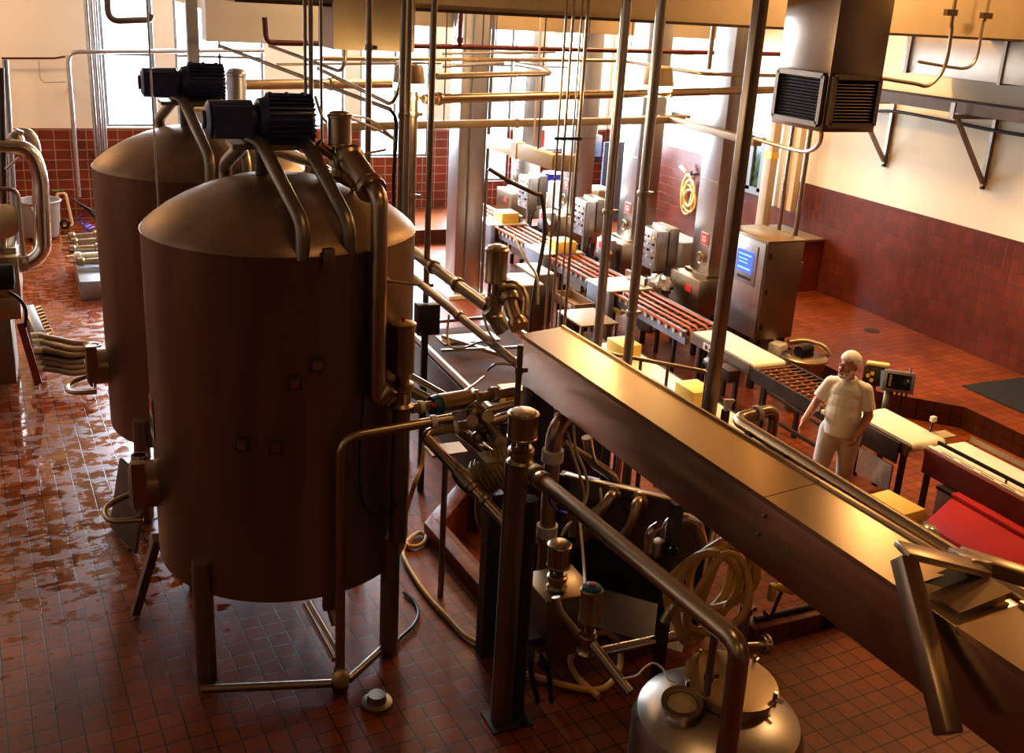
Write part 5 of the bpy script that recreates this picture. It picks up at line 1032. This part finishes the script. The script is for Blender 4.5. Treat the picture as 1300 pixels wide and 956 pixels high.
# sloping pipes from upper left to the trough end
a, b = A(524,319,Y=9.0), A(620,391,Y=7.6)
t = thing('sloping_pipe', 'thicker upper of two clamped pipes sloping down to trough end', 'pipe', b); mk('tube', G().tube([a, b], .052, 0, 16), 'dull', t)
for f in (.3, .62): mk('clamp', G().band(a.lerp(b,f), b-a, .052, .045), 'bronze', t)
a, b = A(520,349,Y=8.8), A(656,462,Y=7.0)
t = thing('sloping_pipe', 'thinner lower of two clamped pipes sloping down to trough end', 'pipe', b); mk('tube', G().tube([a, b], .036, 0, 14), 'dull', t); mk('clamp', G().band(a.lerp(b,.5), b-a, .036, .05), 'bronze', t)
# big valve at the trough head
vb = A(627,402,Y=7.55); H = A(627,311,Y=7.55).z-vb.z
v = fin_valve('tall_valve', 'tall ribbed brown valve standing at head of trough', 'valve', vb, H, .098)
mk('lower_elbow', G().tube([A(618,392,Y=7.56), A(627,400,Y=7.55), A(640,420,Y=7.5)], .075, .08), 'dull', v)
pipe('u_bend', 'fat U bend pipe beside the tall ribbed valve', 'pipe', [A(636,364,Y=7.5), A(655,363,Y=7.45), A(665,378,Y=7.4), A(663,402,Y=7.3)], .055, 'bronze', .12, clamps=((0,.1),))
pipe('down_spout', 'fat curved spout dropping into the trough head', 'pipe', [A(648,378,Y=7.4), A(650,395,Y=7.3), A(658,412,Y=7.2)], .062, 'bronze', .1, clamps=((0,.05),(1,.95)))
# dark table-like vat behind the cluster
q0, q1 = A(508,448,Y=8.2), A(640,470,Y=8.2)
zt = .95; c = A(580,455,z=zt)
c = V((4.36, 9.75, 0)); t = thing('open_vat', 'low dark open vat with bright rim behind valve cluster', 'vat', (c.x, c.y, PIT)); w_, l_ = 1.3, 3.0
g = G().box((c.x,c.y,(zt-.12+PIT)/2+.1), (w_-.02, l_-.02, zt-.12-PIT-.2)); mk('body', g, 'dark', t, .01)
g = G()
for s in (-1,1): g.box((c.x+s*w_/2,c.y,zt), (.035,l_,.04)); g.box((c.x,c.y+s*l_/2,zt), (w_,.035,.04))
mk('rim', g, 'bronze', t); mk('product_surface', G().box((c.x,c.y,zt-.1), (w_-.05,l_-.05,.02)), mat('brown_liquid', (.07,.032,.012), .7, spec=.1), t)
for s in (-1,1):
    for r_ in (-1,1): mk('leg', G().box((c.x+s*.6,c.y+r_*1.3,.0), (.08,.08,.6)), 'dark', t)
mk('stirrer_bar', G().bar((c.x-.4,c.y+.8,zt+.05), (c.x+.5,c.y-.9,zt+.05), .05, .04), 'bronze', t); mk('cross_bar', G().bar((c.x-.6,c.y+.3,zt+.06), (c.x+.6,c.y+.15,zt+.06), .03, .03), 'galv', t)
mk('gold_tray', G().box((c.x-.1,c.y+.75,zt+.01), (.7,.3,.03)), 'bronze', t); mk('yellow_bin', G().box((c.x-.3,c.y-1.0,zt-.02), (.24,.22,.2)), 'yellow', t)
for k, (p_, lab) in enumerate((([A(508,470,Y=7.6), A(569,504,Y=7.3)], 'shiny upper rail sloping behind teal capped valve'), ([A(505,488,Y=7.5), A(552,512,Y=7.3)], 'dull lower rail sloping behind teal capped valve'))):
    tag(mk('sloping_rail', G().tube(p_, .028+.02*k), 'polished' if not k else 'dull'), lab, 'rail')
# air tubes
TUBES = [((570,400,8.0),(568,425,7.9),(572,440,7.8),(590,441,7.7),(610,434,7.5),(625,437,7.3)), ((613,398,7.5),(620,420,7.4),(628,432,7.3)), ((652,298,8.),(668,330,7.6),(682,352,7.4),(683,387,7.2)), ((582,500,6.8),(600,490,6.9),(615,478,7.0)), ((619,470,6.9),(630,462,6.8),(650,463,6.7)),
 ((720,548,6.1),(727,575,6.1),(738,610,6.0),(742,635,6.0),(735,650,5.9)), ((728,540,6.2),(731,570,6.2),(743,600,6.1),(746,625,6.1),(738,650,6.0)), ((762,620,5.8),(763,636,5.7),(756,645,5.7),(744,652,5.7)), ((735,655,5.6),(738,680,5.4),(741,715,5.2),(743,742,5.0)), ((732,657,5.6),(720,668,5.55),(713,680,5.55))]
labs = ['pale air tube curling below junction box', 'pale air tube dropping in front of sloping pipes', 'pale air tube slanting to peak of trough end', 'pale air tube rising from teal capped valve', 'pale air tube arching left of slim pipe at trough end', 'left of two pale tubes twisting under trough', 'right of two pale tubes twisting under trough', 'pale tube looping before vat front plate', 'pale tube dropping to the blue capped valve', 'short pale tube reaching the squat valve']
for P, l in zip(TUBES, labs): tag(mk('hanging_tube', G().tube([A(x,y,Y=Y) for x, y, Y in P], .011, smooth=True, n=6), 'tube'), l, 'tube')
tag(mk('hanging_tube', G().tube([A(x,y,Y=6.0) for x, y in ((675,545),(681,568),(687,592))] + [A(700,640,Y=5.9), A(715,650,Y=5.8), A(727,651,Y=5.0)], .01, smooth=True, n=6), 'bluetube'), 'blue air tube trailing down beside domed valve', 'tube')
for k, P in enumerate((((400,122),(410,150),(424,158)), ((443,147),(470,152),(500,176)), ((443,149),(480,165),(502,178)), ((452,198),(470,194),(490,190)))):
    tag(mk('hanging_tube', G().tube([A(x,y,Y=7.3+.5*(x>445)) for x, y in P], .011, smooth=True, n=6), 'tube'), ('pale air tube hanging down to tan capped valve','upper pale air tube arching right of tan capped valve','lower pale air tube arching right of tan capped valve','short pale tube level beside tan capped valve')[k], 'tube')
tag(mk('hanging_cable', G().tube([A(x,y,Y=8.85) for x, y in ((495,139),(502,150),(503,175),(500,220),(500,262))], .016, smooth=True, n=8), 'black'), 'black cable bundle dropping along the clamped pipe pair', 'cable')
# ================================================================== LEFT MACHINE
t = thing('pasteuriser_unit', 'copper toned steel machine at left edge with motor and pipes', 'machine', A(10,488,z=0))
m0 = A(10,488,z=0); X1 = A(22,470,z=.2).x
y0m = 12.6
def bx(x0, x1, yt, yb, Y, dpt, m, name, par=t, bev=.01):
    p, q = A(x0,yt,Y=Y), A(x1,yb,Y=Y); return mk(name, G().box(((p.x+q.x)/2-.0, Y+dpt/2, (p.z+q.z)/2), (abs(q.x-p.x), dpt, abs(p.z-q.z))), m, par, bev)
bx(-70,22,405,487,12.6,.9,'dull','lower_cabinet'); bx(-70,28,383,405,12.55,.95,'bronze','upper_cabinet'); bx(-70,28,330,383,12.6,.9,'bronze','copper_casing'); bx(-70,22,318,330,12.8,.6,'polished','top_tray')
mk('pump_motor', G().cyl(A(-25,350,Y=12.35), A(18,348,Y=12.35), .12).box(A(5,360,Y=12.35), (.2,.16,.1)), 'blackmetal', t); mk('front_leg', G().bar(A(26,410,Y=12.5), A(49,487,Y=12.4), .1,.08, (1,0,0)), 'darkred', t); mk('motor_cable', G().tube([A(10,370,Y=12.3), A(25,380,Y=12.3), A(33,395,Y=12.35), A(32,415,Y=12.4)], .02, smooth=True), 'black', t)
mk('copper_disc', G().lathe(A(3,280,Y=12.9), V((.5,-1,0)), [(0,.2), (.06,.2), (.08,.1)], 24), 'bronze', t); mk('neck', G().cyl(A(3,320,Y=12.9), A(3,296,Y=12.9), .05), 'bronze', t)
pipe('looped_pipe', 'thick shiny pipe curving down in big loop at left edge', 'pipe', [A(-30,184,Y=12.9), A(38,187,Y=12.9), A(52,222,Y=12.9), A(56,318,Y=12.9), A(40,333,Y=12.9), A(20,335,Y=12.9)], .085, 'polished', .28, clamps=((4,.5),), n=18)
lp_ = pipe('looped_pipe', 'slimmer shiny pipe looping behind the thick one at left', 'pipe', [A(15,175,Y=13.6), A(22,168,Y=13.6), A(38,168,Y=13.6), A(46,185,Y=13.6), A(48,320,Y=13.6)], .055, 'bronze', .15, clamps=((3,.6),))
mk('mounting_clip', G().box(A(48,318,Y=13.55), (.14,.3,.05)), 'dull', lp_)
pipe('frame_tube', 'thin bent frame tube at left edge beside the loops', 'pipe', [A(-20,240,Y=12.7), A(22,240,Y=12.7), A(30,325,Y=12.6)], .025, 'dull', .1)
for k, (x, Y, w, y1, lab) in enumerate(((14,13.3,7,330,'leaning grey upright at left edge, behind frame tube'), (4,12.95,6,320,'dark upright at the very left edge'))):
    p = A(x,200,Y=Y); q = A(x+(8 if k==0 else 3),y1,Y=Y); top = p+(p-q)*.9
    tag(mk('upright', G().tube([q, top], .035), 'galv' if k == 0 else 'dark'), lab, 'pipe')
tag(mk('valve_group', G().ball(A(20,178,Y=13.2), .1).cyl(A(15,190,Y=13.2), A(25,165,Y=13.2), .05).cyl(A(12,178,Y=13.2), A(28,178,Y=13.2), .05), 'dull'), 'small dark valve group on top of loops at left edge', 'valve')
tag(mk('stay_rod', G().cyl(A(7,215,Y=12.8), A(24,200,Y=12.8), .016), 'polished'), 'short bright stay rod crossing the left edge uprights', 'rod')
# hose manifold and hoses to the rear tank
mA, mB = A(36,392,z=.62), A(50,425,z=.45)
t = thing('hose_manifold', 'pale sloped hose manifold with row of small ports at left', 'manifold', V((mB.x,mB.y,0)))
mk('channel', G().bar(mA, mB, .12, .12), 'paleblue', t, .01)
for k in range(9): q = mA.lerp(mB, k/8)+V((.09,0,0)); mk('port', G().cyl(q, q+V((.07,-.01,.02)), .02, n=8), 'polished', t)
mk('stand', G().box((mB.x,mB.y,mB.z/2), (.08,.08,mB.z)), 'dull', t); mk('stand', G().box((mA.x,mA.y,mA.z/2), (.08,.08,mA.z)), 'dull', t)
HS = [((50,428),(85,432),(108,436)), ((52,436),(85,441),(110,443)), ((54,446),(85,448),(112,446)), ((45,449),(80,450),(110,452)), ((50,456),(80,457),(108,459)), ((52,463),(85,464),(110,464)), ((54,470),(85,471),(118,470))]
words = ['first and topmost', 'second from top', 'third from top', 'fourth, dark topped,', 'fifth from top', 'sixth from top', 'seventh and lowest']
for k, P in enumerate(HS):
    z = .5-.05*k; t = thing('transfer_hose', words[k]+' of seven brown hoses running to rear tank', 'hose', A(*P[1],z=z), 'brown transfer hoses')
    mk('hose', G().tube([A(P[0][0],P[0][1]-2,z=z), A(P[1][0]-12,P[1][1]-1,z=z-.0), A(P[1][0]+8,P[1][1]+3,z=z-.01), A(P[2][0],P[2][1],z=z)], .036, smooth=True), 'dark' if k == 3 else 'tray', t); q = A(P[0][0],P[0][1]-2,z=z); mk('coupling', G().cyl(q-V((.1,0,0)), q+V((.04,0,0)), .042), 'white', t)
# cable group, valve rack and bin behind
p = A(90,251,Y=21.4); 
for k in range(3): tag(mk('black_cable', G().tube([p, p+V((.15+.05*k,0,-.12-.05*k)), p+V((.45,-.1,-.3-.07*k)), p+V((.75,-.2,-.42-.06*k))], .02, smooth=True, n=8), 'black'), ('top','middle','bottom')[k]+' of three black cables leaving grey conduit at left wall', 'cable')  # loose black cables out of the conduit end
t = thing('waste_bin', 'round grey wheeled bin standing by left tiled wall', 'bin', A(54,303,z=0)); q = A(54,303,z=0)
mk('body', G().lathe(q, (0,0,1), [(.06,.28), (.1,.3), (.7,.36), (.72,.38), (.74,.38), (.74,.35), (.4,.31)], 26, (True, False)), 'bin', t); mk('rim', G().torus(q+V((0,0,.73)), (0,0,1), .37, .022), 'bin', t)
for a in (.5, 2.6, 4.6): mk('castor', G().cyl(q+V((math.cos(a)*.22,math.sin(a)*.22-.03,.05)), q+V((math.cos(a)*.22,math.sin(a)*.22+.03,.05)), .05), 'sign' if a == 4.6 else 'black', t)
t = thing('hand_trolley', 'small cream framed trolley beside grey bin at left wall', 'trolley', A(76,290,z=0)); q = A(76,290,z=0)
mk('frame', G().tube([q+V((0,0,.05)), q+V((0,.1,.68)), q+V((.16,.1,.68)), q+V((.24,0,.05)), q+V((.05,-.05,.05))], .028, .06), 'strut', t); mk('green_handle', G().cyl(q+V((-.08,.1,.72)), q+V((.12,.1,.72)), .025), 'green', t); mk('wheel', G().torus(q+V((.1,-.05,.1)), (0,1,0), .07, .03), 'black', t)
t = thing('valve_rack', 'low rack of brass toned valves on pale plinth behind rear tank', 'valve rack', A(105,345,z=0)); q0 = A(88,352,z=0)
pl0, pl1 = A(92,322,z=.3), A(101,358,z=.3)
mk('plinth', G().hexa([V((pl0.x,pl0.y,0)), V((pl1.x,pl1.y,0)), V((pl1.x+.9,pl1.y,0)), V((pl0.x+.9,pl0.y,0))], [pl0, pl1, pl1+V((.9,0,0)), pl0+V((.9,0,0))]), 'paleblue', t, .01)
for k, (x, y) in enumerate(((98,300),(101,307),(99,316),(106,325),(110,332))):
    p = A(x,y,z=.55-.03*k); mk('valve', G().lathe(p+V((-.25,0,0)), (1,0,0), [(0,.02), (.1,.025), (.12,.07), (.2,.075), (.22,.05), (.5,.06), (.52,.085), (.8,.085), (.82,.05), (.9,.05)], 14), 'bronze' if k != 3 else 'white', t)
for k in range(3): mk('blue_line', G().tube([A(x+4*k,y+5*k*(1-j*.2),z=.95-.12*j) for j, (x, y) in enumerate(((104,272),(98,277),(104,284),(112,284),(106,291),(110,300)))], .012, smooth=True, n=6), 'bluetube', t)
# ================================================================== THE MAN
def remesh(name, g, m, parent, vox, M, smooth=4, label=None):
    bm = g.bm; bmesh.ops.recalc_face_normals(bm, faces=bm.faces); me = bpy.data.meshes.new(name); bm.to_mesh(me); bm.free()
    o = bpy.data.objects.new(name, me); COL.objects.link(o)
    r = o.modifiers.new('r', 'REMESH'); r.mode = 'VOXEL'; r.voxel_size = vox
    if smooth: s = o.modifiers.new('s', 'SMOOTH'); s.iterations = smooth; s.factor = .5
    dg = bpy.context.evaluated_depsgraph_get(); me2 = bpy.data.meshes.new_from_object(o.evaluated_get(dg)); bpy.data.objects.remove(o)
    me2.transform(M); me2.materials.clear(); me2.materials.append(S[m])
    for p in me2.polygons: p.use_smooth = True
    q = bpy.data.objects.new(name, me2); COL.objects.link(q); q.parent = parent
    if label: q['label'] = label
    return q
def cap(g, a, b, r0, r1, n=16, sq=1.):
    """tapered limb with round ends"""
    a, b = V(a), V(b); g.cyl(a, b, r0, r1, n); g.ball(a, r0, n=14); g.ball(b, r1, n=14)
def ell(g, c, rx, ry, rz, n=18): g.ball(c, 1, rx, ry, rz, n)
_m = A(1084,448,z=PIT+1.765); MAN = V((_m.x, _m.y, PIT)); MR = Matrix.Rotation(math.radians(127), 4, 'Z')
man = thing('person', 'man in white t-shirt, white trousers and hair net walking between conveyors', 'person', MAN)
# local frame: +Y ahead, +X his right, Z up (head turned slightly to his right)
sh_r, el_r, ha_r = V((.175,-.02,1.385)), V((.29,-.01,1.14)), V((.36,.2,.965))
sh_l, el_l, ha_l = V((-.175,-.02,1.385)), V((-.25,-.02,1.11)), V((-.2,.15,.93))
hip_r, kn_r, an_r = V((.1,.0,.9)), V((.12,.16,.49)), V((.12,.1,.09))
hip_l, kn_l, an_l = V((-.1,-.02,.9)), V((-.11,.02,.48)), V((-.12,-.12,.09))
hd = V((.015,.03,1.625)); HR = Matrix.Rotation(math.radians(-32), 4, 'Z') @ Matrix.Rotation(math.radians(-6), 4, 'X')
HS_ = 1.1
def H(x, y, z): return hd + (HR @ V((x, y, z)))*HS_
g = G()
ell(g, (0,0,1.02), .16, .12, .16); ell(g, (0,.02,1.14), .16, .13, .16); ell(g, (0,.0,1.3), .16, .105, .15); cap(g, (-.13,-.01,1.405), (.13,-.01,1.405), .05, .05)
cap(g, (0,-.01,1.42), hd+V((0,-.02,-.06)), .065, .058)
for sh, el, ha in ((sh_r, el_r, ha_r), (sh_l, el_l, ha_l)): cap(g, sh, el, .06, .05); cap(g, el, ha, .052, .034)
for hp, kn, an in ((hip_r, kn_r, an_r), (hip_l, kn_l, an_l)): cap(g, hp, kn, .09, .06); cap(g, kn, an, .056, .04); cap(g, an+V((0,0,-.03)), an+V((0,.16,-.055)), .04, .034)
# head: skull, jaw, nose, brow, ears
g.ball(H(0,-.01,.035), .1*HS_, .82, 1.02, 1.02, 18); g.ball(H(0,.03,-.045), .075*HS_, .82, .95, .95, 16); g.ball(H(0,.075,-.085), .035*HS_, 1.1, .9, .8, 12)
cap(g, H(0,.095,.02), H(0,.118,-.022), .009, .016, 10); g.ball(H(0,.085,.032), .022*HS_, 2.2, .7, .5, 12)
for s in (-1,1): g.ball(H(s*.083,-.005,-.005), .03*HS_, .35, .7, 1., 10); g.ball(H(s*.042,.078,-.03), .024*HS_, 1, .7, .8, 10)
g.ball(H(0,.09,-.058), .02*HS_, 1.4, .55, .45, 10)
def hand(g, wr, dirv, side, curl, pal):
    d = V(dirv).normalized(); p = V(pal); p = (p-d*p.dot(d)).normalized(); w = d.cross(p)*side
    for k in range(4):
        o = wr+d*.085+w*(.028-.019*k)
        cap(g, wr+w*(.012-.008*k), o, .017, .0125, 10); L = (.034,.038,.036,.029)[k]; q = o; a = curl*.5
        for j in range(3):
            dd = d*math.cos(a)+p*math.sin(a); nq = q+dd*L*(1-.18*j); cap(g, q, nq, .0095-.001*j, .009-.001*j, 8); q = nq; a += curl*.75
    t0 = wr+d*.02+w*.024; t1 = t0+(d*.6+w*.7+p*.35).normalized()*.042; t2 = t1+(d*.8+w*.1+p*.6).normalized()*.034; cap(g, t0, t1, .014, .011, 8); cap(g, t1, t2, .0105, .009, 8)
hand(g, ha_r, (ha_r-el_r).normalized()+V((0,.15,-.2)), -1, .75, (-.7,.2,-.3)); hand(g, ha_l, (ha_l-el_l).normalized()+V((0,.1,-.3)), 1, .8, (.8,.1,-.2))
body = remesh('body', g, 'skin', man, .0085, MR, 3)
for s in (-1,1):
    q = G(); q.ball(H(s*.033,.083,.012), .0137, 1,.6,.8, 10); e = mk('eye', q, 'white'); e.data.transform(MR); e.parent = man
    q = G(); q.ball(H(s*.033,.0915,.012), .0055, n=8); e = mk('iris', q, 'ink'); e.data.transform(MR); e.parent = man
q = G(); q.ball(H(0,.106,-.058), .018, 1.5,.4,.32, 10); e = mk('mouth', q, 'lip'); e.data.transform(MR); e.parent = man
# beard with net, hair net
q = G(); q.ball(H(0,.05,-.085), .06, 1.25,1.,.75, 14)
for s in (-1,1): cap(q, H(s*.068,.035,-.03), H(s*.03,.07,-.098), .026, .026, 10); cap(q, H(s*.03,.098,-.04), H(s*.04,.085,-.07), .012, .012, 8)
remesh('beard_net', q, 'hair', man, .008, MR, 2, 'pale beard under a thin white net')
q = G()
for i in range(13):
    for j in range(20):
        a = 2*PI*j/20; b = (i/12)*1.75; x, y, z = math.sin(b)*math.sin(a), math.sin(b)*math.cos(a), math.cos(b)
        if y > .3 and z < .52: continue
        q.ball(H(x*.084, y*.096-.012, z*.1+.034), .022, n=6)
remesh('hair_net', q, 'net', man, .007, MR, 5, 'white hair net over grey hair')
# shirt
g = G()
ell(g, (0,.005,.98), .185, .15, .17); ell(g, (0,.035,1.09), .192, .178, .19); ell(g, (0,.015,1.2), .19, .165, .2); ell(g, (0,.005,1.31), .188, .138, .16)
cap(g, (-.125,-.012,1.4), (.125,-.012,1.4), .074, .074); g.cyl((0,-.012,1.4), (0,.0,1.49), .12, .08, 20); g.cyl((0,.01,.86), (0,.0,1.0), .185, .182, 24)
for sh, el in ((sh_r, el_r), (sh_l, el_l)):
    d = (el-sh).normalized(); g.ball(sh, .078, n=14); g.ball(sh.lerp(V((0,-.01,1.38)),.4), .08, n=14); g.cyl(sh-d*.01, sh.lerp(el,.76), .077, .083, 18)
remesh('t_shirt', g, 'shirt', man, .009, MR, 3)
g = G(); ell(g, (0,-.01,.9), .19, .15, .15); ell(g, (0,-.04,.84), .18, .14, .14)
for hp, kn, an in ((hip_r, kn_r, an_r), (hip_l, kn_l, an_l)): cap(g, hp+V((0,0,-.03)), kn, .125, .09); g.cyl(kn, an+V((0,-.005,.01)), .09, .083, 18); g.ball(kn, .09); 
for k in range(7):
    for kn, an in ((kn_r, an_r), (kn_l, an_l)): q_ = kn.lerp(an, .08+.13*k); g.lathe(q_, an-kn, [(0,.08), (.012,.094), (.03,.08)], 16)
remesh('trousers', g, 'trousers', man, .011, MR, 3)
for an in (an_r, an_l):
    g = G(); cap(g, an+V((0,-.02,-.02)), an+V((0,.16,-.045)), .055, .045); g.box(an+V((0,.06,-.08)), (.1,.28,.02)); remesh('boot', g, 'boot', man, .01, MR, 3)
for o in man.children: pass
